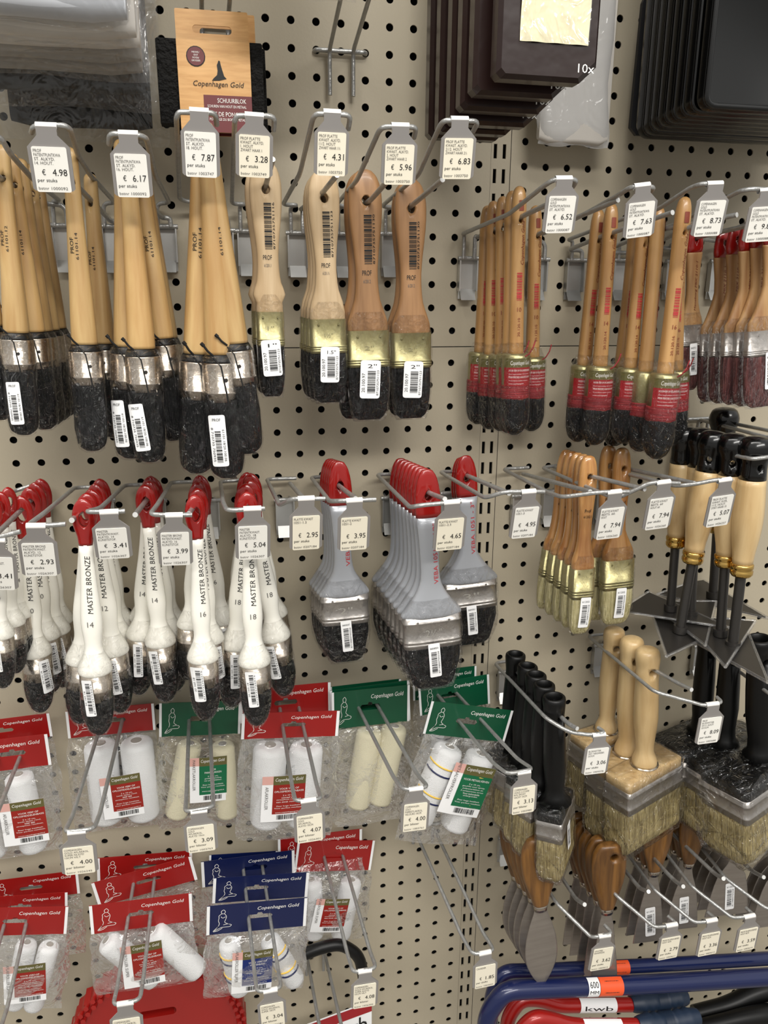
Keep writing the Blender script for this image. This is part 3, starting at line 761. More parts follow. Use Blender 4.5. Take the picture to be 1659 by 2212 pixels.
def price_tag(top, bot, db, lines, price, nr, w=1.25, unit='per stuks', d=8, card='card', cur='€'):
    A, B = at(*top, d), at(*bot, db); B.x = A.x+(B.x-A.x)*.5; H = (A-B).length; Wd = w*P
    z = (A-B).normalized(); x = Vector((1, 0, 0)); x = (x-z*x.dot(z)).normalized(); y = z.cross(x)
    m = Matrix.Translation(A) @ Matrix((x, y, z)).transposed().to_4x4()
    cat = 'price tag'
    o = empty('price_tag', m, price[1], cat, 'price tags on the hook ends'); price = price[0]
    def hd(mb):
        pts = [(-.24*Wd, 0), (.24*Wd, 0), (.24*Wd, -.13*H), (.5*Wd, -.31*H), (.5*Wd, -.95*H), (.44*Wd, -.985*H), (-.44*Wd, -.985*H), (-.5*Wd, -.95*H), (-.5*Wd, -.31*H), (-.24*Wd, -.13*H)]
        prism(mb, pts, -.0025-.0012, -.0025, M['holder'])
    h = obj('holder', mk('holder', hd)[1], o)
    def cl(mb):
        n = 12; r = RW*1.35; v = []
        for s in (-1, 1):
            for i in range(n): a = 2*math.pi*i/n; v.append((s*.25*Wd, r*math.cos(a), r*math.sin(a)-.0002))
        mb.add(v, [(i, (i+1) % n, n+(i+1) % n, n+i) for i in range(n)], M['clip'])
    obj('clip', mk('clip', cl)[1], o)
    x0, x1, z0, z1 = -.41*Wd, .41*Wd, -H, -.30*H; y = -.0040
    obj('card', mk('card', lambda mb: prism(mb, rrect(x0, x1, z0, z1, .05*Wd), y-.0006, y, M[card]))[1], o)
    f = flatfn(y-.0009); cw, ch = x1-x0, z1-z0
    def tx(mb):
        k = len(lines); lh = .068*ch; st = min(.092*ch, .36*ch/max(k, 1))
        for i, s in enumerate(lines):
            text(mb, s, x0+.05*cw, z1-.05*ch-lh-i*st, min(.058*len(s), .88)*cw, lh, M['inkg'], f)
        text(mb, cur, x0+.22*cw, z0+.38*ch, .10*cw, .13*ch, M['ink'], f)
        text(mb, price, x0+.52*cw, z0+.37*ch, .42*cw, .15*ch, M['ink'], f)
        text(mb, unit, x0+.06*cw, z0+.205*ch, .56*cw if unit == 'per stuks' else .62*cw, .10*ch, M['ink'], f)
        text(mb, 'bstnr '+nr, x0+.06*cw, z0+.055*ch, .84*cw, .065*ch, M['inkg'], f)
    obj('print', mk('print', tx)[1], o)
    return o

# ------------------------------------------------------------------ roller bags
def figure(mb, x0, z0, w, h, m, fn):
    """seated line-drawn figure of the header card"""
    strokes = [[(.55, .98), (.42, .92), (.45, .80), (.6, .80), (.66, .9), (.55, .98)], [(.45, .8), (.30, .72), (.33, .62), (.28, .5), (.36, .38), (.30, .26), (.05, .04), (.2, .10), (.45, .2), (.9, .2), (1.0, .28), (.8, .34), (.55, .30)],
               [(.6, .8), (.72, .68), (.66, .52), (.60, .42), (.72, .36), (.9, .3)], [(.66, .66), (.5, .6), (.42, .68)], [(.30, .26), (.12, .12), (0, .02), (.25, .04), (.5, .16)]]
    for s in strokes:
        p = [fn(x0+a*w, z0+b*h) for a, b in s]; t = w*.013
        q = fillet(p, w*.12, 3)
        v = []; 
        for i in range(len(q)):
            d = (q[min(i+1, len(q)-1)]-q[max(i-1, 0)]); n = Vector((-d.z, 0, d.x)); n = n.normalized()*t if n.length > 1e-9 else Vector((t, 0, 0))
            v += [q[i]+n, q[i]-n]
        mb.add(v, [(2*i, 2*i+1, 2*i+3, 2*i+2) for i in range(len(q)-1)], m, False)
INS = {
 'red': ('redlab', 'VOOR VERF OP', 'OPLOSMIDDELENBASIS'), 'green': ('greenlab', 'VOOR METAALVERVEN', None), 'greenp': ('greenlab', 'VOOR', 'PARKETLAKKEN'), 'blue': ('bluelab', 'VOOR VERF OP', 'WATERBASIS')}
def bag(TL, TR, d, hy, by, hd, label, group, ins='red', side='AFLAKROLLER SUPER', lines=(), rollers=((-.22, .36, 0), (.2, .36, 0)), rw=.155, rl=.68, fleece='fleece', insx=(.0, .4), insz=(.55, 1.02), hole=.47, stripes=False, simple=False, insrot=0, hk=None, dd=0):
    """header bag: TL/TR header corners (px), hy header height px, by total height px; sizes in header widths"""
    if hk:      # hang it where its wire really passes through the slot of the card
        (bx_, by_), (fx_, fy_) = hk; m1 = at(bx_, by_, .35).lerp(at(fx_, fy_, 8), .84); m1.z -= .25*P; b1 = at(bx_, by_, .35)
        yy = (TL[1]+TR[1])/2+hy*.5; best = min((abs(proj(b1.lerp(m1, k/60))[1]-yy), k) for k in range(61))[1]
        q = b1.lerp(m1, best/60); d = -q.y/P; hole = min(max((proj(q)[0]+24-TL[0])/(TR[0]-TL[0]), .2), .8); d += dd
    A, B = at(*TL, d), at(*TR, d); Wd = (B-A).length; mid = (A+B)/2
    sc = Wd/math.hypot(TR[0]-TL[0], TR[1]-TL[1]); hh = hy*sc*1.06/Wd; HH = by*sc*1.06/Wd
    x = (B-A).normalized(); y = Vector((0, 1, 0)); y = (y-x*y.dot(x)).normalized(); z = x.cross(y)
    m = Matrix.Translation(mid) @ Matrix((x, y, z)).transposed().to_4x4() @ Matrix.Scale(Wd, 4)
    o = empty('roller_bag', m, label, 'paint roller pack', group)
    yo = -max(0, (.17 if rollers else .11)*Wd+.25*P-d*P)/Wd
    hx = hole-.5; rnd = random.Random(int(TR[0]*7+TR[1]))
    bend = lambda x_, z_: 0.0
    def hdr(mb):
        n = 14; up = [(-.5+i/n, .0) for i in range(n+1)]; lo = [(.5-i/n, -hh) for i in range(n+1)]
        s = [(hx-.13, -.50*hh), (hx-.11, -.42*hh), (hx-.03, -.42*hh), (hx-.02, -.36*hh), (hx+.02, -.36*hh), (hx+.03, -.42*hh), (hx+.11, -.42*hh), (hx+.13, -.50*hh), (hx+.11, -.57*hh), (hx-.11, -.57*hh)]
        prism(mb, up+lo, -.004, .004, M[hd], [s], fn=bend)
    h = obj('header_card', mk('header_card', hdr)[1], o)
    def wm(mb):
        f = lambda x_, z_: Vector((x_, -.0058+bend(x_, z_), z_))
        text(mb, 'Copenhagen Gold', .0, -.30*hh, .42, .15*hh, M['inkw'], f, 0, .2)
    obj('header_print', mk('header_print', wm)[1], h)
    obj('figure_print', mk('figure_print', lambda mb: figure(mb, -.44, -.92*hh, .19, .78*hh, M['inkw'], lambda x_, z_: Vector((x_, -.0058, z_))))[1], h)
    for a, b in ((-.5, -.47), (.47, .5)):
        obj('edge_strip', mk('edge_strip', lambda mb: quad(mb, a, b, -hh, 0, M['white'], lambda x_, z_: (x_, -.0056, z_)))[1], h)
    def bagm(mb):
        nx, nz = 18, 22
        for s in (-1, 1):
            v = []
            for j in range(nz+1):
                for i in range(nx+1):
                    u, w_ = i/nx, j/nz
                    th = (.155 if rollers else .10)*(max(math.sin(math.pi*u), 0)**.5)*(max(math.sin(math.pi*min(w_*1.02+.02, 1)), 0)**.55)
                    k = 1+.05*math.sin(w_*3.1)+.015*math.sin(w_*17+TR[0])
                    ed = .02*math.sin(w_*11+TL[0]+i)
                    v.append(((u-.5)*1.0*k+ed*.3, s*th*(1+.12*math.sin(9*u+11*w_+TL[1]))-.03+yo*min(1, w_*4), -hh*.98-(HH-hh)*w_+.012*math.sin(7*u+TR[1])*w_))
            mb.add(v, [(j*(nx+1)+i, j*(nx+1)+i+1, (j+1)*(nx+1)+i+1, (j+1)*(nx+1)+i) for j in range(nz) for i in range(nx)], M['bagfilm'])
    if rollers:
        for k, (rx, rz, rot) in enumerate(rollers):
            mtx = Matrix.Translation((rx, -.02-.02*k+yo, -rz)) @ Matrix.Rotation(R(rot), 4, 'Y')
            L_ = rl; q = rw/2*1.12
            def ro(mb):
                Loft([(0, q*.55), (.004, q*.72), (.025, q*.93), (.06, q), (L_-.06, q), (L_-.02, q*.92), (L_, q*.7), (L_+.002, q*.3)], 2).mesh(mb, M[fleece], 22, rough=.02)
            r = obj('roller', mk('roller', ro)[1], o, mtx)
            def co2(mb):
                tube(mb, [(0, 0, -.02), (0, 0, .006)], q*.34, M['white'], 14, cap=M['midgrey'])
            obj('core', mk('core', co2)[1], r)
            if stripes:
                def st(mb):
                    for s_, mm, zz in ((0, 'yellow', .18), (1, 'bluehd', .28), (0, 'yellow', .55), (1, 'bluehd', .64)):
                        pts = []
                        for i in range(13):
                            a = R(180+180*i/12); pts.append((q*1.01*math.cos(a), q*1.01*math.sin(a), -L_*zz-.05*i/12))
                        tube(mb, pts, .010, M[mm], 6)
                obj('stripe', mk('stripe', st)[1], r)
    if ins:
        col, l1, l2 = INS[ins]; ix0, ix1 = insx; iz0, iz1 = insz; w_ = ix1-ix0; h_ = iz1-iz0
        yf = yo-(rw/2*1.12+.045 if rollers else .12)
        yb = lambda x_, z_, e=0: Vector((x_, yf-.012*math.cos((x_-ix0)*6)-e, z_))
        rotf = lambda e: tilted(lambda a, b: yb(a, b, e), (ix0+ix1)/2, -(iz0+iz1)/2, insrot)
        def lab(mb):
            f = rotf(0)
            prism_pts = [(ix0-.32*w_, -iz1), (ix1, -iz0)]
            quad(mb, ix0-.34*w_, ix1, -iz1, -iz0, M['white'], f, 8, 1)
            f = rotf(.002)
            quad(mb, ix0, ix1, -iz1+.17*h_, -iz0, M[col], f, 6, 1); quad(mb, ix0, ix1, -iz0-.19*h_, -iz0, M['olive'], rotf(.003), 6, 1)
            quad(mb, ix0-.34*w_, ix0, -iz0-.18*h_, -iz0, M['pink'], f, 2, 1)
            g = rotf(.0055)
            text(mb, 'Copenhagen Gold', ix0+.06*w_, -iz0-.13*h_, .86*w_, .09*h_, M['inkw'], g, 0, .2)
            zz = -iz0-.26*h_
            ls = [(l1, .055)]+([(l2, .055)] if l2 else [])
            for s, hgt in ls: text(mb, s, ix0+(.5-.028*len(s)*.9)*w_, zz-hgt*h_*.6, .052*len(s)*w_*.97, hgt*h_*.72, M['inkw'], g); zz -= .062*h_
            zz -= .02*h_
            for s in lines: 
                if s: text(mb, s, ix0+(.5-.019*len(s))*w_, zz-.035*h_, .038*len(s)*w_, .034*h_, M['inkw'], g)
                zz -= .047*h_
            barcode(mb, ix0+.15*w_, ix1-.18*w_, -iz1+.05*h_, -iz1+.15*h_, M['ink'], g, vert=False)
            text(mb, side, ix0-.24*w_, -iz0-.72*h_, .10*w_, .045*h_*len(side), M['inkg'], g, 270)
        obj('label', mk('label', lab)[1], o)
    obj('plastic_bag', mk('plastic_bag', bagm)[1], o)
    return o

def on_arm(key, A, B, t, d):
    """depth at which the product arm passes the hanging hole seen at that pixel"""
    arm = [v for k, v in ARMS.items() if key in k]
    if not arm: raise KeyError(key)
    arm = arm[0]; hx, hy = A[0]+(B[0]-A[0])*t, A[1]+(B[1]-A[1])*t; best = None
    for a, b in zip(arm, arm[1:]):
        for k in range(31):
            p = a.lerp(b, k/30); u, v = proj(p); e = math.hypot(u-hx, v-hy)
            if best is None or e < best[0]: best = (e, -p.y/P, u-hx, v-hy)
    e, dd, ex, ey = best; dd = min(max(dd, 1.0), 6.6)
    return (dd if e < 13 else d), ex, ey

# ------------------------------------------------------------------ things above the first brush row
def slab(name, TLx, right, bottom, d, w, th, m, label, cat, group, film_m='hazefilm', height=14, over=.35, left=None, rad=.5):
    """bagged folded sheet hanging with its lower edge in view"""
    A = at(right, bottom, d); k = 1.0
    o = empty(name, Matrix.Translation(A), label, cat, group)
    x1 = 0; x0 = -w*P; z1 = height*P
    def c(mb):
        v = []
        n = 9
        for i in range(n+1):
            a = math.pi*i/n; v.append((-math.cos(a)*th*P/2, -math.sin(a)*.35*th*P+.35*th*P))
        secs = []
        pts = [(y, z) for y, z in v]+[(th*P/2, z1), (-th*P/2, z1)]
        k_ = len(pts); vs = []
        for j in range(9):
            x = x0+(x1-x0)*j/8; wob = .05*P*math.sin(j*1.3+bottom); e = .12*P if j in (0, 8) else 0
            vs += [(x, y*(.6 if j in (0, 8) else 1), z+wob*.4+e) for y, z in pts]
        f = [(j*k_+i, j*k_+(i+1) % k_, (j+1)*k_+(i+1) % k_, (j+1)*k_+i) for j in range(8) for i in range(k_)]
        mb.add(vs, f, M[m]); mb.add(vs, [tuple(range(k_)), tuple(8*k_+i for i in reversed(range(k_)))], M[m], False)
    obj('folded_sheet', mk('folded_sheet', c)[1], o)
    def fl(mb):
        nx, nz = 24, 16; ov = over*P*.5
        for s in (-1, 1):
            vv = []
            for j in range(nz+1):
                for i in range(nx+1):
                    u, w_ = i/nx, j/nz; x = x0-ov+(x1-x0+2*ov)*u+.1*P*math.sin(9*w_+bottom)
                    t = (th*.62*P)*min(1, min(u, 1-u)*9)**.5*min(1, w_*7)**.5
                    vv.append((x+.05*P*math.sin(w_*23+i), s*(t+.05*P*math.sin(7*u+9*w_+s)), -ov+.05*P*math.sin(11*u+bottom)*(1-w_)+(z1+ov)*w_**1.5))
            mb.add(vv, [(j*(nx+1)+i, j*(nx+1)+i+1, (j+1)*(nx+1)+i+1, (j+1)*(nx+1)+i) for j in range(nz) for i in range(nx)], M[film_m])
    obj('plastic_bag', mk('plastic_bag', fl)[1], o)
    return o
G = 'bagged felt sheets in the top left corner'
slab('bagged_sheet', 0, 276, 52, 8.3, 8, 1.0, 'greycloth', 'bagged light grey felt sheet, frontmost of the stack at the top left corner', 'felt sheet', G)
slab('bagged_sheet', 0, 296, 92, 7.2, 8, .8, 'pale', 'bagged pale felt sheet directly behind the light grey one, top left', 'felt sheet', G)
slab('bagged_sheet', 0, 304, 112, 6.3, 8, .7, 'pale', 'third bagged pale felt sheet from the front, top left', 'felt sheet', G)
slab('bagged_sheet', 0, 306, 140, 5.5, 8, .7, 'midgrey', 'fourth bagged felt sheet from the front, top left', 'felt sheet', G)
slab('bagged_sheet', 0, 309, 165, 4.8, 8, .6, 'midgrey', 'bagged grey felt sheet just above the two black ones, top left', 'felt sheet', G)
slab('bagged_sheet', 0, 318, 208, 3.7, 7.4, .9, 'blackfelt', 'bagged black felt sheet, upper of the two black ones at the left', 'felt sheet', G, over=1.0)
slab('bagged_sheet', 0, 330, 284, 1.9, 4.9, .7, 'blackfelt', 'lowest and rearmost bagged black felt sheet at the left', 'felt sheet', G, over=1.0)
slab('bagged_sheet', 0, 770, -2, 6.5, 3.8, .7, 'pale', 'pale bagged pack cut off by the top edge above the empty hook', 'felt sheet', None, over=.25)

def sanding(TLc, TRc, bot, d, blk, label):
    A, B = at(*TLc, d), at(*TRc, d); C = at(*bot, d)
    w = (B-A).length; h = (A+B).lerp(C*2, 1)
    H = ((A+B)/2-C).length
    o = empty('sanding_block_pack', frame((A+B)/2, C, 0, 1.0), label, 'sanding block', 'sanding block packs')
    def cd(mb):
        s = rrect(-.27*w, .27*w, -.185*H, -.120*H, .03*H, 4)
        prism(mb, rrect(-w/2, w/2, -.33*H, 0, .02*w), -.0006, .0006, M['card_wood'], [s])
        box(mb, -w/2, w/2, -.0012-.62*P*0-.012, -.0106, -H, -.27*H, M['card_wood'])
        box(mb, -w/2, w/2, -.0106, -.0006, -.275*H, -.27*H, M['card_wood'])
    obj('card_sleeve', mk('card_sleeve', cd)[1], o)
    x0, x1, z0, z1 = blk
    def bk(mb): Loft([(z0*H, (x1-x0)*w/2*.98, .0095, 14, (x0+x1)/2*w, 0), (z0*H+.001, (x1-x0)*w/2, .010, 14, (x0+x1)/2*w, 0), (z1*H, (x1-x0)*w/2, .010, 14, (x0+x1)/2*w, 0)]).mesh(mb, M['foam'], 48)
    obj('sanding_block', mk('sanding_block', bk)[1], o)
    def pr(mb):
        f = flatfn(-.0135); g = flatfn(-.0138)
        quad(mb, -.17*w, .5*w, -H, -.70*H, M['maroon'], f)
        text(mb, 'SCHUURBLOK', .02*w, -.76*H, .40*w, .036*H, M['inkw'], g); text(mb, 'SCHUREN VAN HOUT EN METAAL', -.12*w, -.80*H, .54*w, .022*H, M['inkw'], g)
        text(mb, 'CALE DE PONCAGE', -.14*w, -.87*H, .56*w, .036*H, M['inkw'], g); text(mb, 'PONCAGE DU BOIS ET METAL', -.1*w, -.905*H, .5*w, .022*H, M['inkw'], g)
        text(mb, 'Copenhagen Gold', -.30*w, -.645*H, .70*w, .055*H, M['ink'], g, 0, .2)
        c = [( -.245*w+.13*w*math.cos(R(i*20)), -.40*H+.13*w*math.sin(R(i*20))) for i in range(18)]
        prism(mb, c, -.0136, -.0133, M['ink']); c = [(-.245*w+.118*w*math.cos(R(i*20)), -.40*H+.118*w*math.sin(R(i*20))) for i in range(18)]
        prism(mb, c, -.0139, -.0134, M['maroon'])
        for i, s in enumerate(('MIDDEL/', 'GROF', 'MOYEN/', 'GROSSIER')): text(mb, s, -.245*w-.045*w*(len(s)/6), -.375*H-i*.022*H, .09*w*(len(s)/6), .014*H, M['inkw'], flatfn(-.0141))
        # small dark seated figure
        prism(mb, [(-.04*w+a*.2*w, -.585*H+b*.16*H) for a, b in ((0, 0), (.5, .02), (1, .12), (.85, .24), (.75, .5), (.66, .75), (.6, .98), (.5, 1), (.46, .9), (.38, .78), (.42, .5), (.36, .28), (.12, .12))], -.0137, -.0133, M['ink'])
    obj('print', mk('print', pr)[1], o)
sanding((376, 18), (534, 27), (470, 292), 3.6, (-.78, .68, .26, .93), 'black sanding block in a wood-print card sleeve hung on two prongs')
sanding((392, 24), (549, 34), (486, 300), 2.4, (-.66, .62, .28, .96), 'second sanding block pack half hidden behind the front one')

def filmbox(right, bottom, d, left, label, window):
    B = at(right, bottom, d); w = at(left, bottom, d); wd = B.x-w.x; H = 13*P
    o = empty('mask_box', Matrix.Translation(B), label, 'box', 'dark brown 10x packs'); th = .85*P
    def bx(mb):
        pr = rrect(-wd, 0, 0, H, .25*P); pr2 = rrect(-wd+.25*P, -.25*P, .25*P, H, .2*P)
        c = .55*P
        o_ = [(-wd+.15*P, 0), (-c, 0), (0, c*.9), (0, H), (-wd, H), (-wd, .15*P)]
        n = len(o_); ii = [(a+(.12*P if a < -wd/2 else -.12*P), b+(.12*P if b < H/2 else 0)) for a, b in o_]
        vs = [(x, -th/2, z) for x, z in ii]+[(x, -th*.3, z) for x, z in o_]+[(x, th*.3, z) for x, z in o_]+[(x, th/2, z) for x, z in ii]
        f = [tuple(range(n)), tuple(reversed(range(3*n, 4*n)))]
        for k in range(3): f += [(k*n+i, k*n+(i+1) % n, (k+1)*n+(i+1) % n, (k+1)*n+i) for i in range(n)]
        mb.add(vs, f, M['brownbox'], False)
    obj('box', mk('box', bx)[1], o)
    obj('print', mk('print', lambda mb: text(mb, '10x', -.70*P, .27*P, .56*P, .26*P, M['inkw'], flatfn(-th/2-.0004)))[1], o)
    if window:
        def wn(mb):
            f = lambda x, z: (x, -th/2-.0005-.0012*math.sin(x*170+z*60)**2, z)
            quad(mb, -wd+.20*wd, -.12*wd, 1.05*P, H, M['creamcloth'], f, 24, 60)
        obj('cloth', mk('cloth', wn)[1], o, None)['label'] = 'cream cloth seen through the window'
        obj('window_film', mk('window_film', lambda mb: quad(mb, -wd+.20*wd, -.12*wd, 1.05*P, H, M['hazefilm'], flatfn(-th/2-.0025)))[1], o)
    return o
for i, (r_, b_, d, l_) in enumerate(((1277, 187, 8.6, 1064), (1219, 220, 7.3, 1014), (1186, 252, 6.2, 988), (1157, 280, 5.1, 966), (1116, 296, 4.0, 942), (1094, 308, 2.9, 921))):
    filmbox(r_, b_, d, l_, ['dark brown 10x pack with a cream cloth window, frontmost of its row', 'second dark brown 10x pack, behind the one with the cream window', 'third dark brown 10x pack from the front', 'fourth dark brown 10x pack from the front', 'fifth dark brown 10x pack from the front', 'rearmost dark brown 10x pack, nearest the perforated wall'][i], i == 0)
slab('bagged_sheet', 0, 1308, 316, 1.3, 3.1, .5, 'pale', 'milky white plastic bag hanging behind the dark brown 10x packs', 'bag', None, 'milk', over=.12)

def tray(px, py, d, w, h, label):
    """nesting paint tray seen from the open side; px,py = lower left corner of the lip"""
    A = at(px, py, d); o = empty('paint_tray', Matrix.Translation(A), label, 'paint tray', 'nested black paint trays')
    w *= P; h *= P
    def rect(i, y, r): return [(x, y, z) for x, z in rrect(i, w-i, i, h, r, 5)]
    prof = [(0, .35*P, .45*P), (0, 0, .45*P), (.02*P, -.03*P, .45*P), (.16*P, -.03*P, .4*P), (.2*P, 0, .38*P), (.34*P, 1.1*P, .35*P), (.42*P, 1.16*P, .33*P)]
    def bd(mb):
        loops = [rect(i, y, r) for i, y, r in prof]; n = len(loops[0]); vs = [p for l in loops for p in l]
        mb.add(vs, [(k*n+i, k*n+(i+1) % n, (k+1)*n+(i+1) % n, (k+1)*n+i) for k in range(len(loops)-1) for i in range(n)]+[tuple((len(loops)-1)*n+i for i in range(n))], M['tray'])
    obj('tray_body', mk('tray_body', bd)[1], o)
    def rb(mb):
        tube(mb, fillet([(.12*P, -.02*P, h), (.12*P, -.02*P, .12*P), (w-.12*P, -.02*P, .12*P), (w-.12*P, -.02*P, h)], .4*P, 6), .11*P, M['blackp'], 10)
    obj('lip', mk('lip', rb)[1], o)
tr = [(1515, 236, 8.3), (1487, 245, 7.6), (1466, 254, 6.9), (1447, 262, 6.2), (1430, 270, 5.5), (1414, 278, 4.8), (1399, 288, 4.1), (1384, 296, 3.4)]
for i, (x, y, d) in enumerate(tr):
    tray(x, y, d, 9, 12, ('frontmost' if i == 0 else 'rearmost' if i == 7 else ORD[i])+(' black paint tray' if i in (0, 7) else ' black paint tray from the front')+' of the nested stack at the top right')
def sheet():
    A = at(1358, 292, 1.2); o = empty('grey_sheet', Matrix.Translation(A), 'flat dark grey plastic sheet behind the nested black paint trays', 'plastic sheet')
    def s(mb): prism(mb, [(.3*P, 0), (9*P, 0), (9*P, 13*P), (1.4*P, 13*P), (1.1*P, 6.4*P), (0.35*P, 5.6*P), (.1*P, 5*P), (0, .3*P)], -.1*P, .1*P, M['traydark'])
    obj('sheet', mk('sheet', s)[1], o)
sheet()

# ------------------------------------------------------------------ first row of hooks
HG = 'wire hooks with a label arm'
hook_label('h', (138, 490), [(128, 433, .8), (72, 388, 5.5), (20, 330, 7.4), (-2, 290, 8), (-80, 286, 8), (-84, 300, 7.6)], [(92, 440, .6), (-20, 372, 7.5)], 'wire hook entering at the left edge, its price tag outside the view', HG)
hook_label('h', (245, 492), [(249, 438, .8), (196, 380, 4.4), (168, 335, 6.4), (152, 280, 7.8), (140, 271, 8), (72, 272, 8), (68, 286, 7.6)], [(240, 478, .5), (198, 434, 4.0), (150, 385, 6.3)], 'wire hook carrying the 4.98 price tag', HG)
hook_label('h', (358, 492), [(366, 438, .8), (336, 380, 5.0), (322, 320, 7.0), (314, 293, 8), (236, 288, 8), (236, 312, 7.6)], [(350, 470, .5), (318, 434, 4.0), (290, 395, 6.2)], 'wire hook carrying the 6.17 price tag', HG)
hook_label('h', (481, 500), [(430, 439, .8), (388, 432, .9), (381, 255, 7.9), (386, 242, 8), (466, 244, 8), (468, 270, 7.6)], [(470, 470, .5), (452, 372, 6.2)], 'wire hook carrying the 7.87 price tag', HG)
hook_label('h', (534, 502), [(530, 441, .8), (501, 440, .9), (507, 262, 7.9), (512, 250, 8), (594, 251, 8), (591, 282, 7.6)], [(536, 470, .5), (573, 405, 5.6), (589, 344, 7.2)], 'wire hook carrying the 3.28 price tag', HG)
hook_label('h', (641, 506), [(644, 443, .8), (611, 442, .9), (648, 375, 5.4), (676, 255, 7.8), (684, 246, 8), (758, 248, 8), (752, 280, 7.6)], [(650, 452, .5), (697, 416, 4.6), (728, 378, 6.6)], 'wire hook carrying the 4.31 price tag', HG)
hook_label('h', (742, 508), [(752, 446, .8), (726, 443, .9), (772, 388, 5.2), (818, 284, 7.7), (828, 274, 8), (900, 274, 8), (894, 298, 7.6)], [(752, 462, .5), (800, 433, 4.6), (838, 390, 6.6)], 'wire hook carrying the 5.96 price tag', HG)
hook_label('h', (842, 508), [(854, 448, .8), (824, 446, .9), (904, 378, 5.2), (950, 272, 7.7), (960, 260, 8), (1034, 262, 8), (1022, 284, 7.6)], [(860, 468, .5), (893, 441, 3.8), (956, 388, 6.6)], 'wire hook carrying the 6.83 price tag', HG)
hook_label('h', (1008, 560), [(1000, 505, .7), (1100, 462, 4.6), (1172, 404, 7.4), (1198, 386, 8), (1248, 388, 8), (1234, 408, 7.6)], [(1032, 512, .5), (1118, 472, 4.2), (1186, 440, 6.6)], 'wire hook carrying the 6.52 price tag', HG)
hook_label('h', (1158, 562), [(1166, 508, .7), (1245, 472, 3.6), (1332, 424, 6.8), (1366, 402, 8), (1414, 404, 8), (1404, 416, 7.6)], [(1140, 520, .5), (1160, 507, 1.8), (1335, 432, 6.8)], 'wire hook carrying the 7.63 price tag', HG)
hook_label('h', (1238, 564), [(1226, 518, .7), (1348, 472, 3.6), (1420, 453, 5.4), (1494, 404, 7.4), (1520, 396, 8), (1558, 398, 8), (1552, 412, 7.6)], [(1228, 540, .5), (1288, 515, 2.8), (1318, 504, 3.8), (1453, 459, 7.2)], 'wire hook carrying the 8.73 price tag', HG)
hook_label('h', (1338, 564), [(1340, 526, .7), (1470, 480, 4.2), (1560, 432, 6.6), (1600, 412, 7.7), (1625, 408, 8), (1675, 410, 8)], [(1300, 545, .5), (1372, 514, 2.8), (1410, 500, 4.0), (1592, 464, 7.4)], 'wire hook carrying the 9.81 price tag', HG)
hook_label('h', (1450, 566), [(1448, 530, .7), (1600, 490, 4.2), (1700, 430, 8)], [(1400, 535, .5), (1472, 497, 5.6), (1548, 470, 7.0)], 'wire hook whose product arm ends behind the 8.73 tag', HG)
hook_label('h', (1545, 566), [(1548, 540, .7), (1680, 500, 4.2), (1800, 440, 8)], [(1500, 514, 2.6), (1640, 482, 6.6)], 'wire hook at the right edge carrying the narrow tan brush', HG)
hook_label('h', (1640, 570), [(1640, 545, .7), (1760, 505, 4.2), (1880, 445, 8)], [(1560, 556, 1.0), (1662, 500, 5.5), (1760, 468, 7.5)], 'wire hook at the right edge carrying the wide tan brushes', HG)

K1 = ['PROF', 'PATENTPUNTKWA', 'ST. ALKYD.']
K2 = ['PROF PLATTE', 'KWAST. ALKYD.']
K3 = ['COPENHAGEN', 'GOLD', 'PATENTPUNTKWA', 'ST. ALKYD.']
def T(v, extra=''): return (v, 'grey-backed paper price tag reading '+v+extra)
for top, bot, ln, pr, nr, w, c in (
 ((100, 272), (121, 413), K1+['14. HOUT.'], '4.98', '1000092', 1.22, 'card'), ((277, 289), (292, 424), K1+['16. HOUT.'], '6.17', '1000092', 1.17, 'card'),
 ((430, 240), (434, 381), K1+['18. HOUT.'], '7.87', '1003747', 1.17, 'card'), ((549, 250), (546, 381), K2+['1. HOUT', 'ZWART HAAR 1'], '3.28', '1003749', 1.17, 'cardc'),
 ((717, 243), (713, 378), K2+['11/2. HOUT', 'ZWART HAAR 1½'], '4.31', '1003750', 1.12, 'cardc'), ((864, 272), (860, 397), K2+['2. HOUT', 'ZWART HAAR 2'], '5.96', '1003750', 1.18, 'cardc'),
 ((992, 258), (986, 385), K2+['21/2. HOUT', 'ZWART HAAR 2½'], '6.83', '1003750', 1.2, 'cardc'), ((1217, 386), (1206, 501), K3, '6.52', '1000087', 1.2, 'card'),
 ((1386, 401), (1387, 510), K3, '7.63', '1000087', 1.2, 'card'), ((1543, 397), (1526, 508), K3, '8.73', '1000088', 1.25, 'card'), ((1655, 411), (1637, 520), K3, '9.81', '1000088', 1.25, 'card')):
    price_tag(top, bot, 7.5, ln, T(pr), nr, w, card=c)

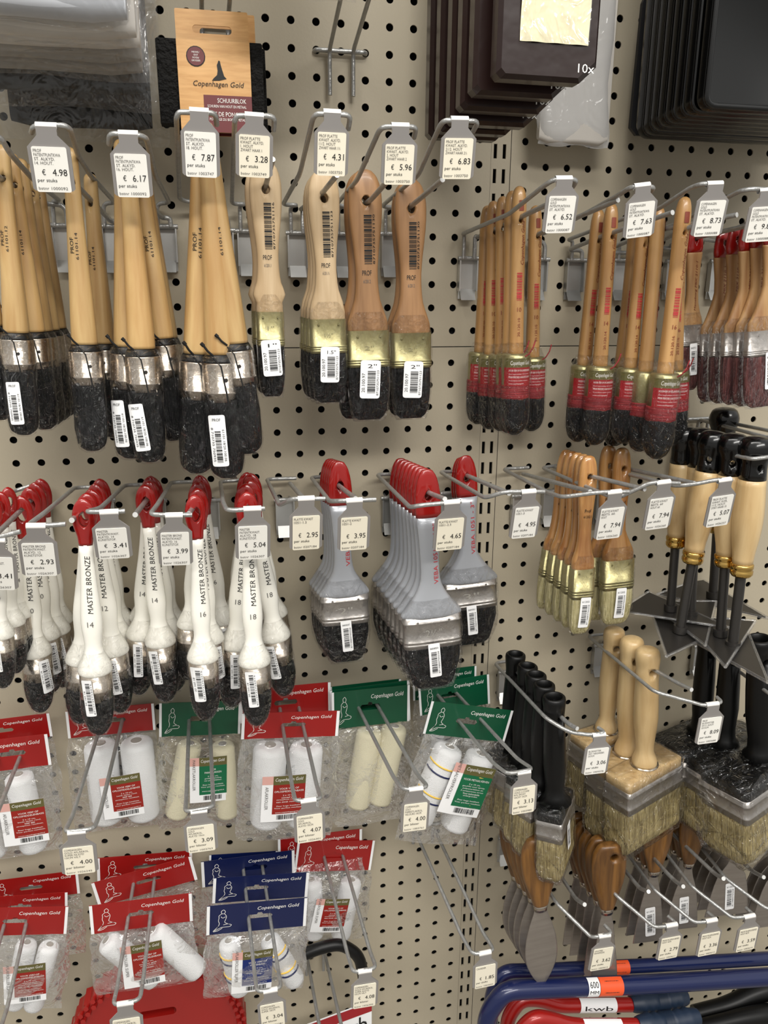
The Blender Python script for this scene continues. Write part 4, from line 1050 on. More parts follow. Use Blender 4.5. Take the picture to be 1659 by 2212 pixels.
# ------------------------------------------------------------------ first row of brushes
HOLES = {'prof': .11, 'pfl': .118, 'cg': .13, 'hens': .07, 'm1': .082, 'veba': .11, 'beits': .11}
SNAP = [('alone right of the group under the 6.52', '7.63 price'), ('under the 6.52', '6.52 price'), ('under the 7.63', '8.73 price'), ('between the 7.63', '9.81 price'), ('brass gap', '9.81 price'), ('wide tan flat', 'wide tan brushes'), ('narrow tan flat', 'narrow tan brush'),
        ('behind the 4.98', '4.98 price'), ('under the 6.17', '6.17 price'), ('under the 7.87', '7.87 price'), ('left edge hook', 'left edge, its'), ('PROF sticker at the left edge', 'left edge, its'), ('under the 3.28', '3.28 price'), ('under the 4.31', '4.31 price'), ('under the 5.96', '5.96 price'), ('under the 6.83', '6.83 price'),
        ('behind the 2.93 tag', 'left edge, carrying'), ('left of the 3.41 tag', '2.93 price'), ('the 3.41 tag', '3.41 price'), ('between the 3.41', '3.41 price'), ('the 3.99 tag', '3.99 price'), ('the 5.04 tag', '5.04 price'), ('below the 3.95', '3.95 price'), ('left of the 4.65 tag', '4.65 price'), ('behind the 4.65 tag', '4.95 price')]
def put(key, builder, name, A, B, d, label, cat, group, yaw=0, db=None):
    for s, arm in SNAP:
        if s in label and name.endswith('brush') and 'block' not in name:
            t = [v for k, v in HOLES.items() if key.startswith(k)][0]
            d, ex, ey = on_arm(arm, A, B, t, d); break
    return spawn(key, builder, name, frame(at(*A, d), at(*B, db if db is not None else d), yaw), label, cat, group)
RG = 'wooden round brushes with black bristles'
def prof(key, A, B, d, label, yaw=0):
    b = {'a': b_prof((-.012,), 3, '61101.12'), 'b': b_prof(None, 0, '61101.14'), 'c': b_prof((-.022,), 6, '61101.16'), 'd': b_prof((-.02,), 2, '61101.18')}[key]
    put('prof'+key, b, 'round_paint_brush', A, B, d, label, 'paint brush', RG, yaw)
prof('a', (4, 312), (53, 938), 6.4, 'round beech-handled brush with a PROF sticker at the left edge, foremost there')
prof('b', (24, 330), (98, 926), 5.6, 'round beech-handled brush second from the front on the left edge hook', 10)
prof('b', (44, 342), (112, 918), 5.1, 'round beech-handled brush third from the front on the left edge hook', -12)
prof('b', (62, 354), (128, 908), 4.2, 'round beech-handled brush fourth from the front on the left edge hook', 14)
prof('b', (78, 364), (143, 898), 3.3, 'round beech-handled brush rearmost on the left edge hook', -5)
prof('b', (-55, 330), (0, 906), 5.5, 'round brush cut off by the left edge, only its ferrule and bristles in view', 20)
prof('b', (150, 318), (201, 972), 6.0, 'round beech-handled brush hanging foremost behind the 4.98 tag', 8)
prof('b', (194, 374), (240, 942), 4.4, 'round beech-handled brush rearmost behind the 4.98 tag', -10)
prof('c', (262, 300), (284, 988), 5.6, 'round brush left behind the foremost under the 6.17 tag', -8)
prof('b', (296, 322), (378, 950), 5.0, 'round brush right behind the foremost under the 6.17 tag', 16)
prof('b', (306, 340), (386, 942), 4.2, 'round brush rearmost under the 6.17 tag', -12)
prof('c', (270, 296), (325, 996), 6.1, 'round beech-handled brush foremost under the 6.17 tag')
prof('b', (432, 282), (425, 1020), 5.6, 'thick round brush left of the foremost under the 7.87 tag', 9)
prof('b', (452, 296), (537, 978), 5.4, 'thick round brush rearmost on the right under the 7.87 tag', -8)
prof('d', (444, 262), (492, 1030), 6.2, 'thick round brush with PROF sticker, foremost under the 7.87 tag')
FG = 'flat wooden brushes with golden ferrules'
def pfl(v, A, B, d, label, yaw=0):
    pr = lambda code, n: [('bar', -.012, -.36, .032, .19, 'ink'), (code, .024, -.36, .009, .19, 'ink', 90), ('PROF', -.022, -.405, .038, .020, 'ink', 0), (n, -.018, -.435, .030, .014, 'inkg', 0)]
    b = {'1': b_flat('prof', 'birch', 1, .70, 'inch1"', pr('8710735751116', '61201.1'), emb='1"'),
         '15': b_flat('prof', 'birch', 1.5, .95, 'inch1.5"', pr('8710735751123', '61201.1½'), emb='1½"', tilt=-2),
         '2': b_flat('prof', 'brownwood', 2, 1.02, 'inch2"', pr('8710735751130', '61201.2'), emb='2"', tilt=-3)}[v]
    put('pfl'+v, b, 'flat_paint_brush', A, B, d, label, 'paint brush', FG, yaw)
pfl('1', (560, 356), (578, 848), 5.8, 'flat 1 inch pale brush behind the foremost one under the 3.28 tag')
pfl('1', (571, 346), (589, 856), 6.5, 'flat 1 inch pale wooden brush foremost under the 3.28 tag')
for i, (dx, dd) in enumerate(((0, 6.0), (-9, 5.3), (-17, 4.6), (-24, 3.9))):
    pfl('15', (697+dx*.4, 366+i*4), (713+dx*1.15, 869-i*4), dd, ['flat 1.5 inch pale wooden brush foremost under the 4.31 tag', 'second 1.5 inch pale brush from the front under the 4.31 tag', 'third 1.5 inch pale brush from the front under the 4.31 tag', 'rearmost 1.5 inch pale brush under the 4.31 tag'][i])
pfl('2', (787, 366), (798, 906), 6.0, 'flat 2 inch brown wooden brush foremost under the 5.96 tag')
pfl('2', (780, 372), (771, 904), 5.1, 'flat 2 inch brown brush rearmost under the 5.96 tag')
pfl('2', (886, 386), (888, 903), 5.4, 'flat 2 inch brown wooden brush foremost under the 6.83 tag')
pfl('2', (880, 392), (874, 897), 4.6, 'flat 2 inch brown brush behind the foremost under the 6.83 tag')
CG = 'round brushes with red and olive paper labels'
def cgb(k, A, B, d, label, yaw=0): put('cg'+k, b_cg(k), 'round_paint_brush', A, B, d, label, 'paint brush', CG, yaw)
cgb('10', (1053, 444), (1031, 915), 4.4, 'slim red-labelled round brush leftmost under the 6.52 tag', 4)
cgb('10', (1066, 434), (1058, 926), 5.0, 'slim red-labelled round brush second from the left under the 6.52 tag')
cgb('10', (1086, 424), (1082, 930), 5.6, 'slim red-labelled round brush third from the left under the 6.52 tag', -10)
cgb('10', (1106, 412), (1098, 934), 6.2, 'slim red-labelled round brush just behind the foremost under the 6.52 tag', 3)
cgb('10', (1122, 402), (1110, 938), 6.8, 'slim red-labelled round brush foremost under the 6.52 tag')
cgb('10', (1157, 444), (1147, 930), 4.8, 'slim red-labelled round brush hanging alone right of the group under the 6.52 tag', 6)
cgb('14', (1294, 452), (1246, 953), 4.8, 'red-labelled round brush leftmost under the 7.63 tag', 4)
cgb('14', (1322, 440), (1283, 960), 5.5, 'red-labelled round brush second from the left under the 7.63 tag')
cgb('14', (1392, 462), (1346, 956), 4.0, 'red-labelled round brush half hidden in the middle between the 7.63 and 8.73 tags', 5)
cgb('14', (1378, 450), (1326, 962), 4.7, 'red-labelled round brush with slanting handle left of the brass gap one', -8)
cgb('16', (1424, 446), (1380, 974), 4.5, 'round brush with its label turned aside so the brass ferrule shows', 62)
cgb('16', (1470, 470), (1455, 958), 3.6, 'red-labelled round brush rearmost beside the big one, near the 8.73 tag', -20)
cgb('16', (1480, 425), (1416, 990), 5.6, 'big red-labelled round brush foremost in front of the 8.73 group')
HN = 'tan flat brushes with red hanging ends'
def hens(A, B, d, label, fw=1.0, k='w'): put('hens'+k, b_flat('hens', 'henswood', 1, fw, '8400721', [('Hensburg MIX 2110-1', .002, -.50, .018, .30, 'inkb', 90, .3)], topm='redp', sx=.0 if fw > 1 else .01), 'flat_paint_brush', A, B, d, label, 'paint brush', HN)
hens((1502, 490), (1484, 843), 2.6, 'narrow tan flat brush with red end hanging right of the red-labelled brushes', 1.0, 'n')
for i in range(5):
    hens((1672-i*27, 462+i*9), (1648-i*26, 878-i*3), 6.4-i*.9, ['wide tan flat brush foremost at the right edge', 'second wide tan flat brush from the right edge', 'third wide tan flat brush from the right edge', 'fourth wide tan flat brush from the right edge', 'rearmost wide tan flat brush, leftmost of the right edge row'][i], 1.62)

# ------------------------------------------------------------------ second row of hooks
HL = [
 ((88, 1078), [(64, 1050, .6), (28, 1062, .7), (-50, 1120, 7.6), (-46, 1172, 8), (44, 1148, 8)], [(86, 1062, .5), (-12, 1158, 7.8)], 'left edge, carrying the cut off price tag'),
 ((226, 1078), [(228, 1052, .6), (162, 1053, .7), (96, 1108, 6.8), (55, 1138, 8), (142, 1132, 8)], [(224, 1056, .5), (155, 1124, 7.6)], 'carrying the 2.93 price tag'),
 ((337, 1078), [(338, 1046, .6), (270, 1048, .7), (216, 1098, 6.8), (183, 1106, 8), (270, 1104, 8)], [(335, 1056, .5), (292, 1112, 7.6)], 'carrying the 3.41 price tag'),
 ((452, 1078), [(440, 1040, .6), (370, 1042, .7), (340, 1090, 6.8), (323, 1112, 8), (415, 1112, 8)], [(446, 1052, .5), (408, 1110, 7.6)], 'carrying the 3.99 price tag'),
 ((530, 1078), [(540, 1036, .6), (476, 1040, .7), (482, 1085, 6.8), (490, 1103, 8), (572, 1098, 8)], [(535, 1050, .5), (540, 1108, 7.4)], 'carrying the 5.04 price tag'),
 ((614, 1076), [(640, 1033, .6), (576, 1035, .7), (604, 1092, 7.0), (630, 1077, 8), (702, 1077, 8)], [(626, 1044, .5), (655, 1076, 7.2)], 'empty but for the 2.95 price tag'),
 ((742, 1070), [(738, 1028, .6), (672, 1031, .7), (712, 1083, 7.4), (735, 1082, 8), (812, 1079, 8)], [(704, 1026, .5), (742, 1057, 4.9), (768, 1077, 7.2)], 'carrying the 3.95 price tag'),
 ((842, 1072), [(880, 1023, .6), (814, 1025, .7), (886, 1096, 7.6), (905, 1092, 8), (996, 1083, 8)], [(862, 1030, .5), (930, 1066, 6.6), (961, 1078, 7.9)], 'carrying the 4.65 price tag'),
 ((968, 1062), [(1014, 1018, .6), (950, 1019, .7), (1048, 1076, 7.4), (1090, 1062, 8), (1176, 1062, 8)], [(1000, 1024, .5), (1018, 1031, 3.8), (1100, 1066, 7.4)], 'carrying the 4.95 price tag'),
 ((1120, 1068), [(1142, 1010, .6), (1086, 1013, .7), (1180, 1062, 5.4), (1214, 1074, 7.2), (1296, 1063, 8), (1358, 1062, 8)], [(1130, 1024, .5), (1275, 1062, 7.4)], 'carrying the 7.94 tag left of the trowels'),
 ((1186, 1058), [(1202, 1006, .6), (1170, 1010, .7), (1330, 1078, 7.2), (1408, 1041, 8), (1468, 1044, 8)], [(1196, 1008, .5), (1274, 1028, 4.6), (1393, 1057, 7.7)], 'carrying the 7.94 tag nearest the trowels'),
 ((1300, 1058), [(1330, 1006, .6), (1292, 1008, .7), (1460, 1050, 7.2), (1500, 1046, 7.6), (1548, 1036, 8), (1581, 1037, 8)], [(1332, 1000, .5), (1352, 1012, 3), (1500, 1044, 7.4)], 'carrying the 5.07 price tag'),
]
for brk, side, prod, lb in HL: hook_label('h', brk, side, prod, 'level wire hook, '+lb, HG, legs=False)
LT = ['PLATTE KWAST']
for top, bot, ln, pr, nr, w, c, ex in (
 ((-10, 1166), (-14, 1268), ['MASTER', 'PATENTKWAST.'], '3.41', '1026307', 1.25, 'card', ' cut off by the left edge'),
 ((78, 1136), (85, 1238), ['MASTER BRONS', 'PATENTKWAST.', 'ALKYD. 12', 'KUNSTSTOF.'], '2.93', '1026307', 1.24, 'card', ''),
 ((236, 1106), (248, 1200), ['MASTER', 'PATENTKWAST.', 'ALKYD. 14', 'KUNSTSTOF.'], '3.41', '1026307', 1.24, 'card', ' left of the 3.99 one'),
 ((376, 1113), (377, 1215), ['MASTER BRONS', 'PATENTKWAST.', 'ALKYD. 16', 'KUNSTSTOF.'], '3.99', '1026307', 1.18, 'card', ''),
 ((545, 1099), (545, 1202), ['MASTER', 'PATENTKWAST.', 'ALKYD. 18.', 'KUNSTSTOF.'], '5.04', '1026307', 1.25, 'card', ''),
 ((661, 1077), (660, 1181), LT+['1051-1.5'], '2.95', '0207184', 1.2, 'cardc', ''), ((765, 1081), (764, 1182), LT+['1051-2'], '3.95', '0207184', 1.2, 'cardc', ''),
 ((975, 1085), (970, 1182), LT+['1051-2.5'], '4.65', '0207184', 1.24, 'cardc', ''), ((1141, 1062), (1130, 1156), LT+['1051-3'], '4.95', '0207184', 1.16, 'card', ''),
 ((1326, 1063), (1315, 1158), LT+['BEITS. 60.', 'HOUT'], '7.94', '1026260', 1.2, 'card', ' left of the trowels'), ((1432, 1042), (1421, 1137), LT+['BEITS. 60', 'HOUT 60'], '7.94', '1026260', 1.2, 'card', ' in front of the leftmost trowel handle'),
 ((1564, 1037), (1553, 1131), ['PROF PLATTE', 'KWAST. KOPL.', '11/2. HOUT.', 'SYNT HAAR 15'], '5.07', '1026237', 1.16, 'card', '')):
    price_tag(top, bot, 7.4, ln, T(pr, ex), nr, w, card=c)

# ------------------------------------------------------------------ second row of brushes
MG = 'white plastic-handled round brushes with red loops'
def mast(n, A, B, d, label, yaw=0, sx=-.02): put('m%s%s' % (n, sx), b_master(n, sx), 'round_paint_brush', A, B, d, label, 'paint brush', MG, yaw)
mast('14', (16, 1052), (50, 1434), 4.4, 'white-handled brush rearmost at the left edge, its sticker facing right', 30)
mast('14', (0, 1062), (36, 1452), 5.2, 'white-handled brush second at the left edge', 10)
mast('14', (-18, 1072), (8, 1484), 6.2, 'white-handled brush foremost and cut off by the left edge', 12)
mast('10', (86, 1034), (144, 1456), 4.0, 'white-handled brush rearmost behind the 2.93 tag', 8, .03)
mast('10', (74, 1042), (138, 1482), 4.8, 'white-handled brush right of the foremost behind the 2.93 tag', -6, .03)
mast('10', (62, 1052), (112, 1494), 5.6, 'white-handled brush close behind the foremost behind the 2.93 tag', 10, .03)
mast('10', (44, 1070), (90, 1536), 6.8, 'white-handled brush marked 10, foremost behind the 2.93 tag', 6, .04)
mast('12', (214, 1034), (276, 1462), 3.8, 'white-handled brush rearmost of the group left of the 3.41 tag', 12)
mast('12', (205, 1044), (272, 1500), 4.7, 'white-handled brush third from the front left of the 3.41 tag', -8)
mast('12', (196, 1056), (262, 1536), 5.6, 'white-handled brush marked 12, right behind the foremost left of the 3.41 tag', -6, .01)
mast('14', (188, 1064), (174, 1560), 6.3, 'white-handled brush peeping out left behind the foremost left of the 3.41 tag', 10, .03)
mast('14', (178, 1076), (216, 1584), 7.1, 'white-handled brush marked 14, foremost and lowest left of the 3.41 tag', 0)
mast('14', (326, 1028), (304, 1452), 4.0, 'white-handled brush rearmost on the left between the 3.41 and 3.99 tags', 14)
mast('14', (328, 1030), (386, 1462), 4.2, 'white-handled brush rearmost on the right between the 3.41 and 3.99 tags', -12)
mast('14', (322, 1038), (300, 1498), 5.3, 'white-handled brush with a slanting sticker, left below the 3.41 tag', -4, .0)
mast('14', (322, 1040), (380, 1490), 5.3, 'white-handled brush right behind the foremost below the 3.41 tag', -8, .03)
mast('14', (312, 1046), (360, 1513), 6.2, 'white-handled brush marked 14, foremost below the 3.41 tag', -4)
mast('16', (430, 1026), (496, 1458), 4.0, 'white-handled brush marked 16, rearmost right of the 3.99 tag', -8, .02)
mast('16', (428, 1040), (406, 1466), 4.8, 'white-handled brush peeping out left below the 3.99 tag', 12, .03)
mast('16', (426, 1054), (462, 1504), 5.6, 'white-handled brush close behind the foremost right of the 3.99 tag', 8, .03)
mast('16', (420, 1068), (446, 1551), 6.8, 'white-handled brush marked 16, foremost right of the 3.99 tag', 18, -.04)
mast('18', (534, 1020), (500, 1440), 3.8, 'white-handled brush rearmost on the left below the 5.04 tag', 10, .03)
mast('18', (540, 1022), (612, 1440), 3.8, 'white-handled brush rearmost on the right below the 5.04 tag', -10)
mast('18', (532, 1044), (500, 1524), 5.4, 'white-handled brush left behind the foremost below the 5.04 tag', -5, .01)
mast('18', (538, 1036), (616, 1500), 5.0, 'white-handled brush leaning right behind the foremost below the 5.04 tag', 10, -.04)
mast('18', (533, 1062), (556, 1564), 6.8, 'white-handled brush marked 18, foremost below the 5.04 tag', 4, -.02)
VG = 'silver-grey plastic flat brushes with red ends'
def veba(k, A, B, d, label, yaw=0):
    b = {'2': ('2"', .93, '8404047', '1051 - 2"'), '25': ('2½"', 1.04, '8404054', '1051 - 2 1/2"'), '3': ('3"', 1.16, '8404061', '1051 - 3"')}[k]
    put('veba'+k, b_flat('veba', 'greyp', 2, b[1], b[2], [('VEBA '+b[3], .012, -.50, .020, .27, 'inkr', 90)], emb=b[0], wrapw=1.05), 'flat_paint_brush', A, B, d, label, 'paint brush', VG, yaw)
for i in range(5):
    veba('2', (732-i*4.6, 997-i*1.5), (749-i*7.0, 1428-i*8), 5.6-i*.55, ['2 inch silver-grey flat brush foremost below the 3.95 tag', 'second 2 inch silver-grey flat brush below the 3.95 tag', 'third 2 inch silver-grey flat brush below the 3.95 tag', 'fourth 2 inch silver-grey flat brush below the 3.95 tag', 'rearmost 2 inch silver-grey flat brush below the 3.95 tag'][i])
for i in range(8):
    u = i/7
    veba('25', (922-56*u, 1014-24*u), (936-82*u, 1484-98*u), 7.0-4.6*u, ('foremost' if i == 0 else 'rearmost' if i == 7 else ORD[i])+' 2½ inch silver-grey flat brush of the long row left of the 4.65 tag')
for i in range(3):
    veba('3', (1006-i*5, 984+i*2), (1016-i*6, 1391-i*5), 3.9-i*.6, ['3 inch silver-grey flat brush foremost behind the 4.65 tag', 'second 3 inch silver-grey flat brush behind the 4.65 tag', 'rearmost 3 inch silver-grey flat brush behind the 4.65 tag'][i])
BG = 'amber wooden flat brushes with cream bristles'
def beits(k, A, B, d, label):
    put('beits'+k, b_flat('beits', 'beitswood', 1, {'s': .92, 'l': 1.32}[k], '61202', [('Prof', -.018, -.30, .036, .018, 'ink', 0), ('61202.1', -.022, -.33, .044, .014, 'ink', 0)], tilt=-2, sx=.005), 'flat_paint_brush', A, B, d, label, 'paint brush', BG)
for i in range(5):
    beits('s', (1272-i*11.5, 984-i*3.2), (1250-i*18.5, 1368-i*13.5), 4.6-i*.7, ['narrow amber flat brush with cream bristles foremost in its row', 'second narrow amber flat brush with cream bristles', 'third narrow amber flat brush with cream bristles', 'fourth narrow amber flat brush with cream bristles', 'rearmost narrow amber flat brush, leftmost of its row'][i])
beits('l', (1345, 967), (1327, 1347), 3.4, 'wider amber flat brush with greenish cream bristles, right of the narrow row')
beits('l', (1316, 962), (1294, 1338), 2.6, 'wider amber flat brush half hidden behind its neighbour')

# ------------------------------------------------------------------ pointing trowels
TG = 'pointing trowels with glossy black caps'
def trw(A, B, d, label, yaw=0): put('trowel', b_trowel, 'pointing_trowel', A, B, d, label, 'trowel', TG, yaw)
trw((1566, 880), (1540, 1290), 2.2, 'pointing trowel hanging higher behind the others on its own hook', 20)
trw((1479, 920), (1448, 1318), 3.6, 'pointing trowel leftmost of the row', 35)
trw((1514, 924), (1492, 1332), 4.2, 'pointing trowel second from the left, its blade mostly hidden', -20)
trw((1545, 930), (1468, 1366), 5.2, 'pointing trowel third from the left, its shank slanting left', -42)
trw((1585, 936), (1556, 1372), 6.0, 'pointing trowel fourth from the left', -30)
trw((1636, 942), (1582, 1400), 6.9, 'pointing trowel at the right edge with the foremost blade', -8)
hook_loop((1457, 962), (1478, 958), (1625, 992), (1680, 984), 'double wire hook holding the row of pointing trowels', 'double wire hooks', df=7.6, mids=((1560, 978, 5.5), (1600, 972, 5.5)))
hook_loop((1509, 906), (1530, 904), (1700, 940), (1740, 930), 'upper double wire hook behind the black caps at the right edge', 'double wire hooks', df=7.6)

# ------------------------------------------------------------------ block brushes
hook_label('h', (1294, 1388), [(1304, 1370, .6), (1269, 1373, .7), (1413, 1494, 6.9), (1500, 1518, 7.7), (1520, 1524, 8), (1560, 1517, 8), (1548, 1506, 7.6)], [(1310, 1377, .6), (1332, 1393, 2.5), (1368, 1418, 3.9), (1402, 1441, 5.2), (1468, 1478, 7.0), (1494, 1490, 7.8)], 'wire hook carrying the wooden block brushes and the 8.09 tag', HG, legs=False)
hook_label('h', (1090, 1445), [(1098, 1428, .6), (1068, 1432, .7), (1180, 1552, 6.9), (1230, 1582, 7.6), (1280, 1588, 8), (1307, 1582, 8), (1292, 1572, 7.6)], [(1100, 1432, .5), (1112, 1446, 2.3), (1204, 1541, 6.4), (1226, 1562, 7.3), (1247, 1574, 7.9)], 'wire hook carrying the small black block brushes and the 3.06 tag', HG, legs=False)
hook_label('h', (1508, 1390), [(1520, 1372, .6), (1495, 1374, .7), (1690, 1520, 7.6), (1740, 1516, 8)], [(1540, 1392, .5), (1592, 1421, 3), (1720, 1500, 7.8)], 'wire hook at the right edge carrying the wide black block brushes', HG, legs=False)
hook_label('h', (1206, 1090-26), [(1230, 1020, .6), (1240, 1022, .7)], None, 'spare zinc mounting plate with a stub of wire beside the amber brushes', HG, legs=False) if False else None
BB = 'block brushes with turned wooden handles'
def blk(k, A, B, d, yaw, label, grp):
    b = {'wood': b_block('wood', .190, .074, 'palewood', 'palewood', yaw=21), 'small': b_block('plastic', .130, .066, 'blacksatin', 'blacksatin', yaw=35), 'wide': b_block('plastic', .27, .125, 'blacksatin', 'blacksatin', yaw=20)}[k]
    put('block'+k, b, 'block_brush', A, B, d, label, 'block brush', grp, yaw)
blk('wood', (1328, 1357), (1296, 1716), 2.5, 16, 'wooden block brush rearmost of the three with turned handles', BB)
blk('wood', (1366, 1378), (1345, 1780), 3.9, 20, 'wooden block brush in the middle of the three with turned handles', BB)
blk('wood', (1400, 1401), (1386, 1805), 5.2, 22, 'wooden block brush foremost of the three with turned handles', BB)
SB = 'small black-handled block brushes'
for i, (A, B, d) in enumerate((((1114, 1412), (1092, 1740), 2.3), ((1140, 1437), (1112, 1770), 3.5), ((1158, 1456), (1136, 1800), 4.4), ((1176, 1477), (1158, 1826), 5.3), ((1197, 1504), (1200, 1868), 6.4))):
    blk('small', A, B, d, [35, 30, 28, 25, 52][i], ['small black block brush rearmost in its row', 'small black block brush second from the rear', 'small black block brush in the middle of its row', 'small black block brush directly behind the foremost', 'small black block brush foremost with a 3X7 sticker'][i], SB)
WB = 'wide black-handled block brushes in crinkled wrap'
for i, (A, B, d) in enumerate((((1530, 1372), (1500, 1712), 3.0), ((1580, 1385), (1556, 1745), 4.2), ((1640, 1378), (1640, 1792), 5.8))):
    blk('wide', A, B, d, [18, 16, 20][i], ['wide black block brush rearmost and leftmost at the right', 'wide black block brush in the middle at the right', 'wide black block brush foremost at the right edge'][i], WB)
for top, bot, ln, pr, nr, u, ex in (
 ((1293, 1587), (1279, 1666), ['BLOKWITTER', '3X7. NEGWERF.', '3X7CM'], '3.06', '1009078', 'per stuks', ''),
 ((1538, 1521), (1524, 1600), ['PROF', 'BLOKWITTER', '5X12. HOUT', '5X12CM'], '8.09', '1003680', 'per stuks', '')):
    price_tag(top, bot, 7.8, ln, T(pr, ex), nr, 1.2, unit=u)

# ------------------------------------------------------------------ roller bags, upper row
DW = 'double wire hooks'
hook_loop((222, 1553), (266, 1549), (139, 1798), (203, 1790), 'double wire hook with the 4.00 tag under the left red roller bag', DW)
hook_loop((409, 1540), (452, 1542), (400, 1754), (461, 1743), 'double wire hook with the 3.09 tag through the green roller bag', DW)
hook_loop((602, 1514), (642, 1512), (638, 1731), (694, 1726), 'double wire hook with the 4.07 tag through the red roller bag', DW)
hook_loop((760, 1500), (800, 1497), (871, 1706), (925, 1700), 'double wire hook through the green bag with cream rollers', DW)
hook_loop((930, 1482), (969, 1479), (1096, 1672), (1152, 1662), 'double wire hook with the 3.13 tag through the right green bag', DW)
hook_loop((14, 1600), (58, 1598), (-90, 1800), (-30, 1796), 'double wire hook cut off by the left edge, through the big red bag', DW)
RB = 'roller bags with printed header cards'
L1 = ('2 x 10 cm,', 'concaaf voor', 'streeploos rollen en', 'een strak resultaat.', '', 'Zeer hoge kwaliteit.', 'Voor perfect resultaat.', '', 'www.copenhagengold.nl')
L2 = ('2 x 10 cm,', 'beide zijden rond,', 'voor een', 'streeploos resultaat.', '', 'Zeer hoge kwaliteit.', 'Voor perfect resultaat.', '', 'www.copenhagengold.nl')
bag((-98, 1566), (106, 1540), 1.2, 58, 250, 'redhd', 'red-headed roller bag behind the foremost at the left edge', RB, ins=None, rollers=None)
bag((-128, 1612), (102, 1585), 7.0, 78, 300, 'redhd', 'big red-headed roller bag foremost at the left edge of the upper row', RB, hk=((14,1600),(-90,1800)), lines=L2, side='AFLAKROLLER', rollers=((-.18, .42, 0), (.18, .40, -3)), rw=.25, rl=.90, insx=(.10, .42), insz=(.62, 1.12))
bag((141, 1537), (332, 1519), 2.6, 64, 288, 'redhd', 'red-headed roller bag behind the lowest white-handled brush', RB, hk=((222,1553),(139,1798)), lines=L2, side='AFLAKROLLER', rollers=((-.13, .40, 0), (.28, .40, -1)), rw=.34, rl=1.04, insx=(-.02, .32), insz=(.72, 1.28), insrot=2)
bag((344, 1519), (521, 1513), 1.8, 78, 300, 'greenhd', 'green-headed bag with cream rollers above the 3.09 tag', RB, hk=((409,1540),(400,1754)), ins='greenp', side='PARKETLAKROLLER', lines=('2 x 10 cm,', 'goede verwerking', 'van parketlakken.', '', 'Zeer hoge kwaliteit.', 'Voor perfect resultaat.', '', 'www.copenhagengold.nl'), rollers=((-.12, .56, 9), (.28, .58, -5)), rw=.27, rl=1.05, fleece='fleecec', insx=(.0, .34), insz=(.66, 1.30), insrot=1)
bag((516, 1492), (714, 1473), 1.0, 74, 300, 'redhd', 'red-headed roller bag behind the one with the 4.07 tag', RB, ins=None, rollers=None, hole=.5)
bag((523, 1541), (734, 1535), 6.2, 58, 296, 'redhd', 'red-headed roller bag in front with the 4.07 tag over it', RB, hk=((602,1514),(638,1731)), lines=L1, side='AFLAKROLLER', rollers=((-.20, .36, 0), (.17, .36, 0)), rw=.31, rl=.92, insx=(-.17, .16), insz=(.59, 1.12))
for i, (a, b, d) in enumerate((((712, 1484), (866, 1466), .7), ((712, 1492), (884, 1469), 1.3))):
    bag(a, b, d, 90, 260, 'greenhd', ['rearmost green-headed bag in the middle of the upper row', 'second green-headed bag in the middle of the upper row'][i], RB, ins=None, rollers=None, simple=True)
bag((716, 1496), (885, 1479), 3.2, 82, 312, 'greenhd', 'green-headed bag with two slanting cream rollers, middle of the row', RB, hk=((760,1500),(871,1706)), ins=None, rollers=((-.02, .56, 9), (.30, .54, 11)), rw=.29, rl=1.10, fleece='fleecec')
bag((892, 1454), (1029, 1438), .7, 60, 250, 'greenhd', 'rearmost green-headed bag below the 3 inch grey brushes', RB, ins=None, rollers=None)
bag((903, 1482), (1056, 1456), 3.4, 66, 300, 'greenhd', 'second green-headed bag below the big grey flat brushes', RB, hk=((930,1482),(1096,1672)), ins=None, rollers=((-.2, .5, 4), ), rw=.25, rl=.9, stripes=True)
bag((932, 1514), (1109, 1535), 6.0, 68, 300, 'greenhd', 'green-headed bag with striped rollers left of the black block brushes', RB, hk=((930,1482),(1096,1672)), ins='green', side='METAALVERFROLLER', lines=('2 x 10 cm,', 'geschikt voor epoxy,', 'polyesterlakken en', '2 componenten verven', 'Voor behandelde', 'ondergronden.', '', 'Zeer hoge kwaliteit.', 'Voor perfect resultaat.', '', 'www.copenhagengold.nl'), rollers=((-.15, .52, 8), (.24, .56, 5)), rw=.30, rl=.98, stripes=True, insx=(-.02, .36), insz=(.62, 1.26), insrot=-6)
for top, bot, ln, pr, nr, ex, w in (
 ((166, 1797), (173, 1880), ['COPENHAGEN', 'GOLD AFLAKROL.', 'SUPER NLXYD', '10CM VILT'], '4.00', '1026245', ' hanging at the left', 1.32), ((430, 1752), (438, 1832), ['COPENHAGEN', 'GOLD', 'AFLAKROL.', 'ALKYD 10cm'], '3.09', '1003763', '', 1.25),
 ((666, 1729), (672, 1811), ['COPENHAGEN', 'GOLD', 'AFLAKROL.', 'ALKYD 10CM'], '4.07', '1026301', '', 1.25), ((898, 1704), (892, 1788), ['COPENHAGEN', 'GOLD', 'PARKETLAKROL.', 'VELOURS 10CM'], '4.00', '1003761', ' below the slanting cream rollers', 1.2),
 ((1131, 1668), (1130, 1750), ['COPENHAGEN', 'GOLD 2-COMP.', 'ROL EPOXY', 'VACHT 10CM'], '3.13', '1003980', '', 1.2)):
    price_tag(top, bot, 7.8, ln, T(pr, ex), nr, w, unit='per blister', card='cardc')

